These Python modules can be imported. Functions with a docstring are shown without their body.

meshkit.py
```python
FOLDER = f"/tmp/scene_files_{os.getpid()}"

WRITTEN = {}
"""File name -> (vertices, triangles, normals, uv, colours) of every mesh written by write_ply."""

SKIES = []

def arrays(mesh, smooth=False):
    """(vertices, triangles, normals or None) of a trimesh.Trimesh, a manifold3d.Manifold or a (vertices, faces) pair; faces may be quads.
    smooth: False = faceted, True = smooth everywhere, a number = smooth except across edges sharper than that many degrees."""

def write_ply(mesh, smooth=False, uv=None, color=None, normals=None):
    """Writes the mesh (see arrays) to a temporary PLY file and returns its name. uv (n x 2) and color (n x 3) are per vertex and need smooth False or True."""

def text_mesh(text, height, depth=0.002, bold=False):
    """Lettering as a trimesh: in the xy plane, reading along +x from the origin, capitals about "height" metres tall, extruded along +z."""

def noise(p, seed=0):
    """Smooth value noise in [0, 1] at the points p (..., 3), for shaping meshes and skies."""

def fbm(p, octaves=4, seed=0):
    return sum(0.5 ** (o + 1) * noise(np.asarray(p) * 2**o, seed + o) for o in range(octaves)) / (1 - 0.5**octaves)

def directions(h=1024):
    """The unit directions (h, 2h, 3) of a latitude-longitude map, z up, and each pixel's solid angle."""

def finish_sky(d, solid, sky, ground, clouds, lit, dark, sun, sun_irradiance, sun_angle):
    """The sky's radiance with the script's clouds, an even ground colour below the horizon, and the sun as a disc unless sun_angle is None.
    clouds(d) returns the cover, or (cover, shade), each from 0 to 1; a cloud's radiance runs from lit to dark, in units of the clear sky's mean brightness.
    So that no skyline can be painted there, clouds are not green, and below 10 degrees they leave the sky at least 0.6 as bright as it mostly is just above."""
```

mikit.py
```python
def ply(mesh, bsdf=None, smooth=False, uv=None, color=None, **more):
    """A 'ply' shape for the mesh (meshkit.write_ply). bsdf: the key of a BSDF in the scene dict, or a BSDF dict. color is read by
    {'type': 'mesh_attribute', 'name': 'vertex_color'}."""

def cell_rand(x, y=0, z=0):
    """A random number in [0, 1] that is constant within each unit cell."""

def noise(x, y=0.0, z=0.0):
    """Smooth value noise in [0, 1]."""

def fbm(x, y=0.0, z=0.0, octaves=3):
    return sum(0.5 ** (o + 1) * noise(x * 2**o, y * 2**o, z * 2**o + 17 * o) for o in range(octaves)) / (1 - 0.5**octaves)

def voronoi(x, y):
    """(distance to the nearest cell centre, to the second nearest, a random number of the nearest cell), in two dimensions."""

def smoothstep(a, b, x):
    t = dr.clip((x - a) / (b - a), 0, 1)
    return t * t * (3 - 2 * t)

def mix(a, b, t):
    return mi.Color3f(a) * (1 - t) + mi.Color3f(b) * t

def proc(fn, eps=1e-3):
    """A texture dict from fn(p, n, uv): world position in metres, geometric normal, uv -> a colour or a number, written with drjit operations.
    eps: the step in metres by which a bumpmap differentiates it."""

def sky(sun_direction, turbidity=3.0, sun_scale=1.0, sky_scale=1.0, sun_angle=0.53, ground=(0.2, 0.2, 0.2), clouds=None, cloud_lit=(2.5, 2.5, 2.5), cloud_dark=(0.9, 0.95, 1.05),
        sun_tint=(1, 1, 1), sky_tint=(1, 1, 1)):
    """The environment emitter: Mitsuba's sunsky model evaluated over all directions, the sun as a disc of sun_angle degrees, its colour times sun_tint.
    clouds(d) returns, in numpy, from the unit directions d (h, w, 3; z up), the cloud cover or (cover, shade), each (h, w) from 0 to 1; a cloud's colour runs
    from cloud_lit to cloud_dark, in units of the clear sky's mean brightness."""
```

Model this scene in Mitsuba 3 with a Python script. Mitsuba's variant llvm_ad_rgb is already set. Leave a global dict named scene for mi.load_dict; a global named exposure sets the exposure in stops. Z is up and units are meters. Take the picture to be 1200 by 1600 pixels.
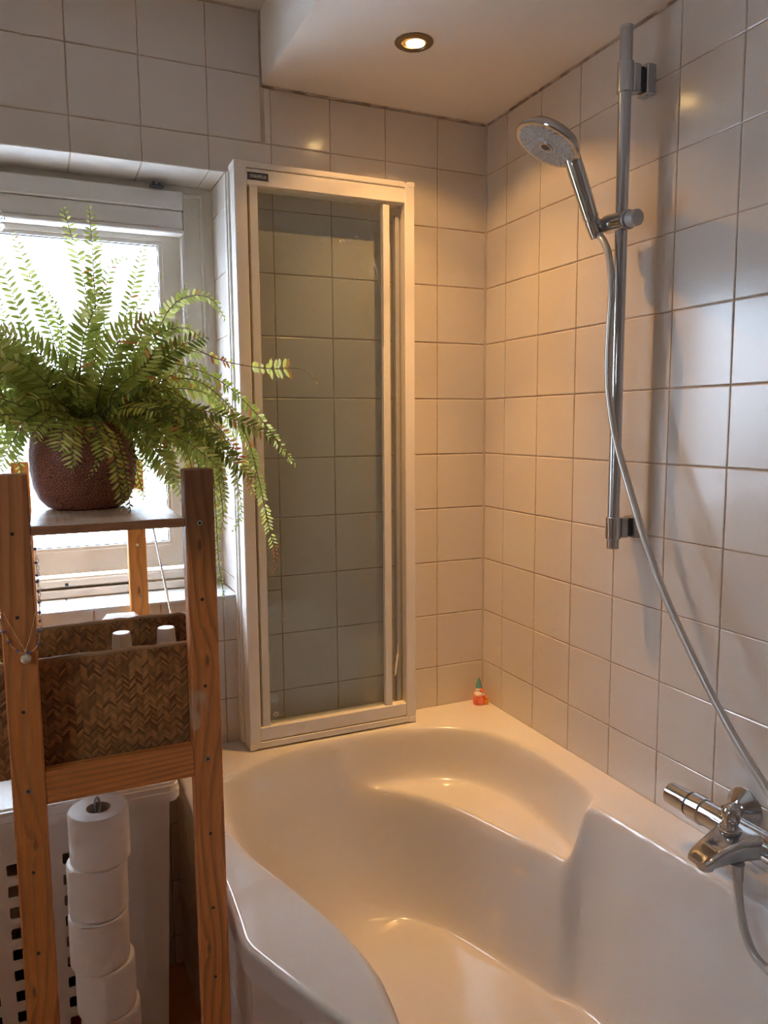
import math, random
import numpy as np
import trimesh
import shapely.geometry as sg
from shapely import contains_xy
from scipy.spatial import cKDTree
from scipy.ndimage import gaussian_filter
from scipy.interpolate import RegularGridInterpolator
import drjit as dr
import mitsuba as mi
import mikit, meshkit

T = mi.ScalarTransform4f
scene, labels = {}, {}
random.seed(7)
rng = np.random.default_rng(7)

# ------------------------------------------------------------------ camera, sky, lamp, exposure
# corner of the two tiled walls: x = 0 (right wall, room at x < 0), y = 0 (window wall, room at y < 0), floor z = 0
CAM = np.array([-1.145, -1.865, 1.361])
FWD = np.array([0.4053, 0.9069, -0.1150])
UP = np.array([0.0537, 0.1022, 0.9933])
scene['camera'] = {'type': 'perspective', 'fov_axis': 'x', 'fov': math.degrees(2 * math.atan(600 / 1198.87)),
                   'near_clip': 0.02, 'far_clip': 400.0,
                   'to_world': T().look_at(origin=CAM.tolist(), target=(CAM + FWD).tolist(), up=UP.tolist())}
exposure = 0.0


def _clouds(d):
    """an even overcast: brightest overhead, a third of that at the horizon, softly mottled"""
    n = meshkit.fbm(d * 3.0, 4, seed=3)
    return np.clip(0.85 + 0.4 * n, 0, 1), np.clip(1.0 - d[..., 2] + 0.25 * (n - 0.5), 0, 1)


scene['sky'] = mikit.sky((-0.6, -0.55, 0.58), turbidity=4.0, sun_scale=0.0, sky_scale=116.0, ground=(0.32, 0.32, 0.32),
                         clouds=_clouds, cloud_lit=(2.05, 2.6, 3.25), cloud_dark=(0.74, 0.92, 1.14), sky_tint=(1.0, 1.0, 1.0))
LAMP = (-0.380, -0.326)          # recessed downlight over the corner seat
SOFFIT_Z = 2.157
LAMP_COLOR = (1.0, 0.505, 0.155)
LAMP_I = 0.44
# a reflector lamp: a narrow core, a softer beam round it and the spill that makes the scallops on the walls
for _k, (_i, _cut, _beam) in {'downlight_core': (10.0, 25.0, 5.0), 'downlight_beam': (5.0, 47.0, 12.0), 'downlight_spill': (0.9, 62.0, 54.0)}.items():
    scene[_k] = {'type': 'spot', 'intensity': {'type': 'rgb', 'value': [LAMP_I * _i * c for c in LAMP_COLOR]}, 'cutoff_angle': _cut, 'beam_width': _beam,
                 'to_world': T().look_at(origin=[LAMP[0], LAMP[1], 2.150], target=[LAMP[0] + 0.12, LAMP[1] + 0.05, 1.0], up=[0, 1, 0])}


# ------------------------------------------------------------------ helpers
def rgb(*c):
    return {'type': 'rgb', 'value': list(c)}


def tag(key, label=None, category=None, group=None, kind=None):
    d = {}
    if label: d['label'] = label
    if category: d['category'] = category
    if group: d['group'] = group
    if kind: d['kind'] = kind
    labels[key] = d


def numbered(key):
    if key not in scene:
        return key
    k = 1
    while f'{key}_{k:03d}' in scene:
        k += 1
    return f'{key}_{k:03d}'


def add(key, mesh, bsdf, smooth=False, **more):
    key = numbered(key)
    scene[key] = mikit.ply(mesh, bsdf, smooth=smooth, **more)
    return key


def put(key, plydict, to_world=None, bsdf=None):
    key = numbered(key)
    d = dict(plydict)
    if to_world is not None: d['to_world'] = to_world
    if bsdf is not None: d['bsdf'] = {'type': 'ref', 'id': bsdf}
    scene[key] = d
    return key


def box(x0, x1, y0, y1, z0, z1, bev=0.0):
    """box with chamfered edges"""
    if bev <= 0:
        m = trimesh.creation.box((x1 - x0, y1 - y0, z1 - z0))
        m.apply_translation(((x0 + x1) / 2, (y0 + y1) / 2, (z0 + z1) / 2))
        return m
    pts = []
    for x, sx in ((x0, 1), (x1, -1)):
        for y, sy in ((y0, 1), (y1, -1)):
            for z, sz in ((z0, 1), (z1, -1)):
                pts += [(x + sx * bev, y + sy * bev, z), (x + sx * bev, y, z + sz * bev), (x, y + sy * bev, z + sz * bev)]
    m = trimesh.convex.convex_hull(np.array(pts))
    return m


def join(*ms):
    return trimesh.util.concatenate(list(ms))


def lathe(profile, n=48, center=(0, 0, 0), axis=None):
    m = trimesh.creation.revolve(np.array(profile, float), sections=n)
    if axis is not None:
        m.apply_transform(trimesh.geometry.align_vectors([0, 0, 1], axis))
    m.apply_translation(center)
    if m.volume < 0: m.invert()
    return m


def cyl(p0, p1, r, n=24, r1=None, cham=0.0):
    p0, p1 = np.array(p0, float), np.array(p1, float)
    L = np.linalg.norm(p1 - p0)
    r1 = r if r1 is None else r1
    prof = [(0, 0), (r - cham, 0), (r, cham), (r1, L - cham), (r1 - cham, L), (0, L)] if cham else [(0, 0), (r, 0), (r1, L), (0, L)]
    return lathe(prof, n, p0, p1 - p0)


def catmull(P, n=12):
    P = np.array(P, float)
    Q = np.vstack([2 * P[0] - P[1], P, 2 * P[-1] - P[-2]])
    out = []
    for i in range(len(P) - 1):
        a, b, c, d = Q[i:i + 4]
        for t in np.linspace(0, 1, n, endpoint=False):
            out.append(0.5 * ((2 * b) + (c - a) * t + (2 * a - 5 * b + 4 * c - d) * t * t + (3 * b - a - 3 * c + d) * t ** 3))
    out.append(P[-1])
    return np.array(out)


def resample(C, n):
    s = np.r_[0, np.cumsum(np.linalg.norm(np.diff(C, axis=0), axis=1))]
    t = np.linspace(0, s[-1], n)
    return np.column_stack([np.interp(t, s, C[:, k]) for k in range(C.shape[1])])


def tube(C, r, n=10, closed=False, cap=True):
    C = np.array(C, float)
    m = len(C)
    r = np.broadcast_to(np.asarray(r, float), m)
    Tn = np.gradient(C, axis=0) if not closed else np.roll(C, -1, 0) - np.roll(C, 1, 0)
    Tn /= np.linalg.norm(Tn, axis=1, keepdims=True)
    u = np.cross(Tn[0], [0, 0, 1] if abs(Tn[0][2]) < 0.9 else [1, 0, 0])
    V = []
    for i in range(m):
        u = u - Tn[i] * (u @ Tn[i])
        u /= np.linalg.norm(u)
        w = np.cross(Tn[i], u)
        a = np.arange(n) * 2 * np.pi / n
        V.append(C[i] + r[i] * (np.cos(a)[:, None] * u + np.sin(a)[:, None] * w))
    V = np.vstack(V)
    F = []
    for i in range(m if closed else m - 1):
        j = (i + 1) % m
        for k in range(n):
            l = (k + 1) % n
            F += [(i * n + k, i * n + l, j * n + l), (i * n + k, j * n + l, j * n + k)]
    if cap and not closed:
        V = np.vstack([V, C[0], C[-1]])
        a, b = m * n, m * n + 1
        for k in range(n):
            l = (k + 1) % n
            F += [(a, l, k), (b, (m - 1) * n + k, (m - 1) * n + l)]
    return trimesh.Trimesh(V, F, process=False)


def extrude(poly, h, to=None):
    ms = [trimesh.creation.extrude_polygon(g, h, engine='earcut') for g in getattr(poly, 'geoms', [poly])]
    m = join(*ms)
    if to is not None: m.apply_transform(to)
    return m


XZ = np.array([[1, 0, 0, 0], [0, 0, 1, 0], [0, 1, 0, 0], [0, 0, 0, 1.0]])   # polygon (x, z) extruded along +y (mirrored: inverted by caller)


def extrude_xz(poly, y0, y1):
    m = extrude(poly, y1 - y0)
    v = np.array(m.vertices)
    m = trimesh.Trimesh(np.column_stack([v[:, 0], y0 + v[:, 2], v[:, 1]]), np.array(m.faces)[:, ::-1], process=False)
    return m


def extrude_yz(poly, x0, x1):
    m = extrude(poly, x1 - x0)
    v = np.array(m.vertices)
    return trimesh.Trimesh(np.column_stack([x0 + v[:, 2], v[:, 0], v[:, 1]]), np.array(m.faces), process=False)


# ------------------------------------------------------------------ materials
def principled(key, color, rough, spec=0.5, metallic=0.0, clearcoat=0.0, two=True, **more):
    b = {'type': 'principled', 'base_color': rgb(*color) if not isinstance(color, dict) else color, 'roughness': rough, 'metallic': metallic, 'specular': spec}
    if clearcoat:
        b['clearcoat'] = clearcoat
        b['clearcoat_gloss'] = 0.95
    b.update(more)
    scene[key] = {'type': 'twosided', 'bsdf': b} if two else b
    return key


noise, fbm, mix, smoothstep = mikit.noise, mikit.fbm, mikit.mix, mikit.smoothstep

principled('mat_tile', (0.67, 0.632, 0.60), 0.17, 0.5)
principled('mat_tile_warm', (0.68, 0.634, 0.59), 0.16, 0.5)
principled('mat_tile_pale', (0.68, 0.647, 0.612), 0.18, 0.5)
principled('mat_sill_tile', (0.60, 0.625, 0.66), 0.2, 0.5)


def grout_color(p, n, uv):
    k = fbm(p.x * 14, p.y * 14, p.z * 14, 3)
    return mix((0.34, 0.25, 0.185), (0.46, 0.37, 0.30), smoothstep(0.3, 0.7, k))


principled('mat_grout', mikit.proc(grout_color), 0.9, 0.2)


def caulk_color(p, n, uv):
    k = fbm(p.x * 30, p.y * 30, p.z * 30, 3)
    return mix((0.20, 0.13, 0.085), (0.42, 0.34, 0.27), smoothstep(0.35, 0.65, k))


principled('mat_caulk', mikit.proc(caulk_color), 0.8, 0.3)
principled('mat_ceiling', (0.70, 0.655, 0.61), 0.8, 0.2)
principled('mat_room', (0.50, 0.375, 0.265), 0.7, 0.3)
principled('mat_acrylic', (0.655, 0.645, 0.64), 0.12, 0.5, clearcoat=0.6)
scene['mat_chrome'] = {'type': 'principled', 'base_color': rgb(0.48, 0.48, 0.49), 'metallic': 1.0, 'roughness': 0.045}
scene['mat_chrome_dull'] = {'type': 'principled', 'base_color': rgb(0.42, 0.42, 0.43), 'metallic': 1.0, 'roughness': 0.24}
principled('mat_grey_plastic', (0.36, 0.36, 0.365), 0.35)
principled('mat_spray_face', (0.24, 0.245, 0.25), 0.35)
principled('mat_nozzle', (0.56, 0.58, 0.60), 0.4)
principled('mat_black', (0.015, 0.015, 0.017), 0.4)
principled('mat_dark_hole', (0.02, 0.012, 0.008), 0.9)
principled('mat_frame_white', (0.76, 0.73, 0.69), 0.3, 0.5)
principled('mat_frame_inner', (0.66, 0.65, 0.61), 0.35, 0.5)
principled('mat_window_paint', (0.76, 0.715, 0.63), 0.4, 0.4)
principled('mat_blind', (0.70, 0.69, 0.68), 0.5, 0.3)
principled('mat_plastic_white', (0.76, 0.72, 0.69), 0.42, 0.4)
principled('mat_cap_white', (0.82, 0.81, 0.80), 0.4, 0.4)
principled('mat_bottle_dark', (0.012, 0.03, 0.02), 0.12, 0.5)
principled('mat_bottle_yellow', (0.55, 0.52, 0.03), 0.3)
principled('mat_cloth_white', (0.86, 0.85, 0.84), 0.9, 0.1)
principled('mat_cloth_brown', (0.34, 0.22, 0.13), 0.9, 0.1)
principled('mat_cloth_black', (0.02, 0.02, 0.03), 0.9, 0.1)
principled('mat_cloth_red', (0.45, 0.03, 0.02), 0.9, 0.1)
principled('mat_cloth_tan', (0.42, 0.33, 0.25), 0.9, 0.1)
principled('mat_soil', (0.05, 0.035, 0.025), 1.0, 0.1)
principled('mat_bronze', (0.16, 0.11, 0.06), 0.35, 0.5, metallic=0.8)
principled('mat_floor', (0.42, 0.18, 0.075), 0.4, 0.4)
principled('mat_bead', (0.05, 0.05, 0.14), 0.25)
principled('mat_gold', (0.75, 0.58, 0.36), 0.3, metallic=0.9)
principled('mat_steel', (0.40, 0.40, 0.40), 0.3, metallic=1.0)
principled('mat_gnome_hat', (0.10, 0.30, 0.31), 0.5)
principled('mat_gnome_coral', (0.80, 0.19, 0.10), 0.5)
principled('mat_gnome_white', (0.85, 0.72, 0.62), 0.6)
principled('mat_gnome_face', (0.62, 0.13, 0.04), 0.5)
principled('mat_gnome_yellow', (0.75, 0.36, 0.03), 0.5)
scene['mat_crystal'] = {'type': 'dielectric', 'int_ior': 1.5}
principled('mat_pendant', (0.66, 0.60, 0.47), 0.12, 0.8, clearcoat=1.0)
scene['mat_water'] = {'type': 'dielectric', 'int_ior': 1.33}
scene['mat_window_glass'] = {'type': 'thindielectric', 'int_ior': 1.5}
scene['mat_lamp_glow'] = {'type': 'diffuse', 'reflectance': rgb(0.5, 0.5, 0.5)}


def paper_color(p, n, uv):
    return mix((0.84, 0.80, 0.77), (0.79, 0.745, 0.71), fbm(p.x * 60, p.y * 60, p.z * 60, 2))


scene['mat_paper'] = {'type': 'bumpmap', 'arbitrary': {**mikit.proc(lambda p, n, uv: fbm(p.x * 90, p.y * 90, p.z * 55, 3), 8e-4)}, 'scale': 0.006,
                      'bsdf': {'type': 'diffuse', 'reflectance': mikit.proc(paper_color)}}


def wood(along, cx, cy, light=(0.49, 0.165, 0.043), dark=(0.23, 0.066, 0.015), stain=None):
    """pine: growth rings about a pith line running along one axis, slowly wandering"""
    def fn(p, n, uv):
        a, b, c = {'z': (p.x, p.y, p.z), 'x': (p.y, p.z, p.x), 'y': (p.x, p.z, p.y)}[along]
        wob = fbm(a * 5, b * 5, c * 2.2, 2) - 0.5
        wob2 = noise(a * 9 + 40, b * 9, c * 5.0) - 0.5
        # now and then a knot: rings pulled round a point
        kz = (dr.floor(c / 0.42 + 0.5) + 0.9 * (mikit.cell_rand(dr.floor(c / 0.42 + 0.5), cx * 1000 + 500, 3) - 0.5)) * 0.42 + 0.0 * (mikit.cell_rand(dr.floor(c / 0.42 + 0.5), cx * 100, 7) - 0.5)
        ka = cx + 0.03 * (mikit.cell_rand(dr.floor(c / 0.42 + 0.5), cy * 100, 9) - 0.5)
        kd = dr.sqrt(dr.square(a - ka) * 2.4 + dr.square((c - kz) * 0.42))
        r = dr.sqrt(dr.square(a - cx - 0.05) + dr.square(b - cy + 0.12)) + 0.035 * wob + 0.012 * wob2 + 0.009 * dr.exp(-kd / 0.012)
        ring = r / 0.0078
        f = ring - dr.floor(ring)
        band = smoothstep(0.35, 0.9, f) * (1 - smoothstep(0.93, 1.0, f))
        fine = fbm(a * 420, b * 420, c * 14, 2)
        col = mix(light, dark, band * 0.75)
        col = col * (0.82 + 0.36 * fine)
        col = mix(col, mi.Color3f(0.10, 0.030, 0.012), (1 - smoothstep(0.002, 0.0055, kd)) * 0.8)
        if stain is not None:
            col = stain(p, col)
        return col
    return mikit.proc(fn)


def stain_right(p, col):
    n1 = fbm(p.x * 60, p.y * 60, p.z * 20, 3)
    dark = smoothstep(1.06, 1.26, p.z + 0.08 * (n1 - 0.5))
    col = mix(col, mi.Color3f(0.085, 0.036, 0.018), dark * 0.85)
    # rubbed-off patch with whitish wood, low on the front face
    m = smoothstep(0.888, 0.897, p.z + 0.012 * (n1 - 0.5)) * (1 - smoothstep(0.945, 0.957, p.z + 0.02 * (n1 - 0.5)))
    m = m * (1 - smoothstep(-0.932, -0.922, p.x + 0.02 * (n1 - 0.5))) * smoothstep(0.25, 0.6, n1)
    return mix(col, mi.Color3f(0.52, 0.36, 0.23), m * 0.7)


def stain_left(p, col):
    n1 = fbm(p.x * 60, p.y * 60, p.z * 20, 3)
    return mix(col, mi.Color3f(0.16, 0.066, 0.03), smoothstep(0.95, 1.25, p.z + 0.1 * (n1 - 0.5)) * 0.55)


principled('mat_wood_right_post', wood('z', -0.929, -0.685, stain=stain_right), 0.5, 0.3)
principled('mat_wood_left_post', wood('z', -1.185, -0.685, stain=stain_left), 0.5, 0.3)
principled('mat_wood_rear', wood('z', -0.953, -0.05, light=(0.62, 0.27, 0.07), dark=(0.42, 0.16, 0.04)), 0.5, 0.3)
principled('mat_wood_rear_left', wood('z', -1.18, -0.05, light=(0.62, 0.27, 0.07), dark=(0.42, 0.16, 0.04)), 0.5, 0.3)
principled('mat_wood_bar', wood('x', -0.685, 0.84), 0.5, 0.3)


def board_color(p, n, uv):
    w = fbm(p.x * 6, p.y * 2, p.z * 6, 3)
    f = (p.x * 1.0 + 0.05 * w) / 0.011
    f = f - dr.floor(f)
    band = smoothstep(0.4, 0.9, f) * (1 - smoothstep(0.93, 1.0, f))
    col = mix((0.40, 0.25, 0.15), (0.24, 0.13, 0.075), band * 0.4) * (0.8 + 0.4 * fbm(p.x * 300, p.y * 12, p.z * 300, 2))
    worn = smoothstep(0.40, 0.62, fbm(p.x * 18, p.y * 12, 3.0, 4))  # mottled grey: sheen of the window, put into the colour of the board top
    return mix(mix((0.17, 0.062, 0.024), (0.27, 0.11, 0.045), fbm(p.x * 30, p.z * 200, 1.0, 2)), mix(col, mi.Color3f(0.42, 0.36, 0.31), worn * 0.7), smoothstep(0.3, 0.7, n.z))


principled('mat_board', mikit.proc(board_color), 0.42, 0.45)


def weave(p, n):
    """herringbone of flat strands about 4 mm wide: across-strand height and a number per strand"""
    side = dr.abs(n.x) > 0.7
    a = dr.select(side, p.y, p.x)
    c = a / 0.0098
    i = dr.floor(c)
    f = c - i
    odd = i - 2 * dr.floor(i / 2)
    t = (p.z + (odd * 2 - 1) * f * 0.0095) / 0.0042
    k = dr.floor(t)
    s = t - k
    h = 4 * s * (1 - s) * (0.55 + 0.45 * 4 * f * (1 - f))
    return h, mikit.cell_rand(k, i, 5)


def weave_color(p, n, uv):
    h, r = weave(p, n)
    col = mix((0.13, 0.044, 0.013), (0.50, 0.205, 0.068), r)
    col = col * (0.12 + 0.93 * smoothstep(0.08, 0.7, h))
    return col * (0.75 + 0.5 * fbm(p.x * 14, p.y * 14, p.z * 14, 2))


scene['mat_weave'] = {'type': 'bumpmap', 'arbitrary': mikit.proc(lambda p, n, uv: weave(p, n)[0], 6e-4), 'scale': 0.0016,
                      'bsdf': {'type': 'principled', 'base_color': mikit.proc(weave_color), 'roughness': 0.6, 'specular': 0.2}}
principled('mat_weave_rim', (0.24, 0.12, 0.05), 0.6, 0.3)


def pot_height(p):
    ang = dr.atan2(p.y + 0.47, p.x + 1.078) * 0.083
    d1, d2, _ = mikit.voronoi(ang / 0.0052, p.z / 0.0042)
    return smoothstep(0.0, 0.45, d2 - d1)


def pot_color(p, n, uv):
    h = pot_height(p)
    return mix((0.070, 0.018, 0.010), (0.27, 0.082, 0.042), h) * (0.8 + 0.4 * fbm(p.x * 25, p.y * 25, p.z * 25, 2))


scene['mat_pot'] = {'type': 'bumpmap', 'arbitrary': mikit.proc(lambda p, n, uv: pot_height(p), 5e-4), 'scale': 0.0011,
                    'bsdf': {'type': 'principled', 'base_color': mikit.proc(pot_color), 'roughness': 0.38, 'metallic': 0.05, 'specular': 0.4}}


def leaf(key, c, trans=0.9):
    scene[key] = {'type': 'principledthin', 'base_color': rgb(*c), 'roughness': 0.55, 'diff_trans': trans, 'spec_trans': 0.0, 'eta': 1.33}


leaf('mat_leaf_green', (0.215, 0.24, 0.042))
leaf('mat_leaf_mid', (0.31, 0.335, 0.068))
leaf('mat_leaf_dark', (0.13, 0.15, 0.032))
leaf('mat_leaf_light', (0.58, 0.58, 0.20))
leaf('mat_leaf_yellow', (0.58, 0.54, 0.12))
leaf('mat_leaf_orange', (0.45, 0.22, 0.06), 0.7)
leaf('mat_leaf_brown', (0.38, 0.14, 0.05), 0.5)
principled('mat_stem', (0.12, 0.09, 0.035), 0.6, 0.3, two=True)


scene['mat_screen_glass'] = {'type': 'thindielectric', 'int_ior': 1.5, 'specular_transmittance': rgb(0.82, 0.87, 0.85)}
scene['mat_screen_glass_rear'] = {'type': 'thindielectric', 'int_ior': 1.5, 'specular_transmittance': rgb(0.89, 0.91, 0.89)}

# ------------------------------------------------------------------ the room
TILE, GAP = 0.15, 0.0026
ROW0 = 2.025                       # a course line; courses every 0.15 m from here
WX0, WX1, WZ0, WZ1, WD = -1.75, -0.714, 0.940, 1.948, 0.148   # window opening and depth of its reveal
LEFT, BACK, CEIL = -1.95, -2.75, 2.322
GY = 0.0018                        # the grout lies this far behind the tile faces


def wall_slab():
    outer = sg.box(LEFT, 0.0, 0.25, 2.5)
    hole = sg.box(WX0, WZ0, WX1, WZ1)
    return extrude_xz(outer.difference(hole.buffer(GY, join_style=2)), GY, 0.28)


add('wall_back', wall_slab(), 'mat_grout')
add('wall_right', box(GY, 0.2, BACK, GY + 0.1, 0, 2.5), 'mat_grout')
W2 = (-1.58, -1.08, 1.14, 1.80)   # second window, in the side wall left of the viewpoint
add('wall_left', extrude_yz(sg.box(BACK, 0, 0.28, 2.5).difference(sg.box(W2[0], W2[2], W2[1], W2[3])), LEFT - 0.2, LEFT), 'mat_room')
add('wall_front', box(LEFT - 0.2, 0.2, BACK - 0.2, BACK, 0, 2.5), 'mat_room')
add('floor', box(LEFT - 0.1, 0.1, BACK - 0.1, 0.1, -0.1, 0), 'mat_floor')
add('ceiling', box(LEFT - 0.1, 0.1, BACK - 0.1, 0.1, CEIL, 2.5), 'mat_ceiling')
hole = sg.Point(*LAMP).buffer(0.030, 32)
soffit = extrude(sg.box(-0.620, BACK, 0.001, 0.001).difference(hole), CEIL - SOFFIT_Z + 0.004)
soffit.apply_translation((0, 0, SOFFIT_Z))
add('ceiling__soffit', soffit, 'mat_ceiling')
for k in ('wall_back', 'wall_right', 'wall_left', 'wall_front', 'floor', 'ceiling'):
    tag(k, kind='structure')
labels['wall_back']['label'] = 'window wall of square cream tiles with brown grout'
labels['wall_right']['label'] = 'shower wall of square cream tiles with brown grout behind the rail'
labels['wall_left']['label'] = 'plain beige side wall out of the frame'
labels['wall_front']['label'] = 'plain beige wall behind the viewpoint'
labels['floor']['label'] = 'orange-brown floor beside the bath panel'
labels['ceiling']['label'] = 'white painted ceiling with a lowered soffit over the bath'


def tile_mesh(w, h):
    """face at local y = 0 looking to -y, centred on x and z; eased edges, 18 triangles"""
    e, t = 0.0016, 0.006
    a, b = w / 2, h / 2
    V = [(-a + e, 0, -b + e), (a - e, 0, -b + e), (a - e, 0, b - e), (-a + e, 0, b - e),
         (-a, 0.0009, -b), (a, 0.0009, -b), (a, 0.0009, b), (-a, 0.0009, b),
         (-a, t, -b), (a, t, -b), (a, t, b), (-a, t, b)]
    F = [(0, 1, 2), (0, 2, 3)]
    for o in (0, 4):
        for k in range(4):
            l = (k + 1) % 4
            F += [(o + 4 + k, o + 4 + l, o + l), (o + 4 + k, o + l, o + k)]
    return trimesh.Trimesh(V, F, process=False)


_tiles = {}


def tile(parent, w, h, frame, mats=('mat_tile', 'mat_tile_warm', 'mat_tile_pale'), name='tile'):
    key = (round(w, 4), round(h, 4))
    if key not in _tiles:
        _tiles[key] = mikit.ply(tile_mesh(w - GAP, h - GAP), 'mat_tile')
    jit = T().rotate([1, 0, 0], rng.normal(0, 0.12)).rotate([0, 0, 1], rng.normal(0, 0.12))
    put(f'{parent}__{name}', _tiles[key], frame @ T().translate([0, rng.uniform(-0.0003, 0.0), 0]) @ jit, mats[rng.integers(len(mats))])


def clipped(x0, x1, z0, z1, hole):
    """what is left of a tile around the window opening, as rectangles"""
    hx0, hx1, hz0, hz1 = hole
    if x1 <= hx0 + 1e-4 or x0 >= hx1 - 1e-4 or z1 <= hz0 + 1e-4 or z0 >= hz1 - 1e-4:
        return [(x0, x1, z0, z1)]
    out = []
    if z1 > hz1: out.append((x0, x1, hz1, z1))
    if z0 < hz0: out.append((x0, x1, z0, hz0))
    a, b = max(z0, hz0), min(z1, hz1)
    if x1 > hx1: out.append((hx1, x1, a, b))
    if x0 < hx0: out.append((x0, hx0, a, b))
    return [r for r in out if r[1] - r[0] > 0.008 and r[3] - r[2] > 0.008]


rows = [ROW0 - TILE * k for k in range(-2, 14)]
for c in range(13):
    x1, x0 = -TILE * c, -TILE * (c + 1)
    for zt in rows:
        z1, z0 = zt, zt - TILE
        top = (SOFFIT_Z - 0.005) if x1 > -0.61 else CEIL - 0.006
        parts = [(x0, x1, z0, min(z1, top))]
        if x0 < -0.62 < x1 - 0.001:      # the tile cut by the edge of the soffit
            parts = [(x0, -0.624, z0, min(z1, CEIL - 0.006)), (-0.616, x1, z0, min(z1, SOFFIT_Z - 0.005))] if z1 > SOFFIT_Z - 0.004 else [(x0, x1, z0, z1)]
        for q in parts:
            q = (q[0], q[1], max(q[2], 0.0), q[3])
            if q[3] - q[2] < 0.01 or (q[3] < 0.45 and x0 > -0.85) or q[1] - q[0] < 0.01: continue
            for (a, b, e, f) in clipped(*q, (WX0, WX1, WZ0, WZ1)):
                tile('wall_back', b - a, f - e, T().translate([(a + b) / 2, 0, (e + f) / 2]))
RW, RO = 0.1482, 0.0995            # right wall: tile width, width of the cut tile in the corner
edges = [0.0] + [RO + RW * k for k in range(12)]
RIGHT = T().rotate([0, 0, 1], -90)  # local -y -> -x ; local x -> -y
for i in range(len(edges) - 1):
    for zt in rows:
        z1, z0 = min(zt, SOFFIT_Z - 0.005), zt - TILE
        if z1 - z0 < 0.01 or z1 < 0.45: continue
        w = edges[i + 1] - edges[i]
        tile('wall_right', w, z1 - z0, T().translate([0, -(edges[i] + edges[i + 1]) / 2, (z0 + z1) / 2]) @ RIGHT)
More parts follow.
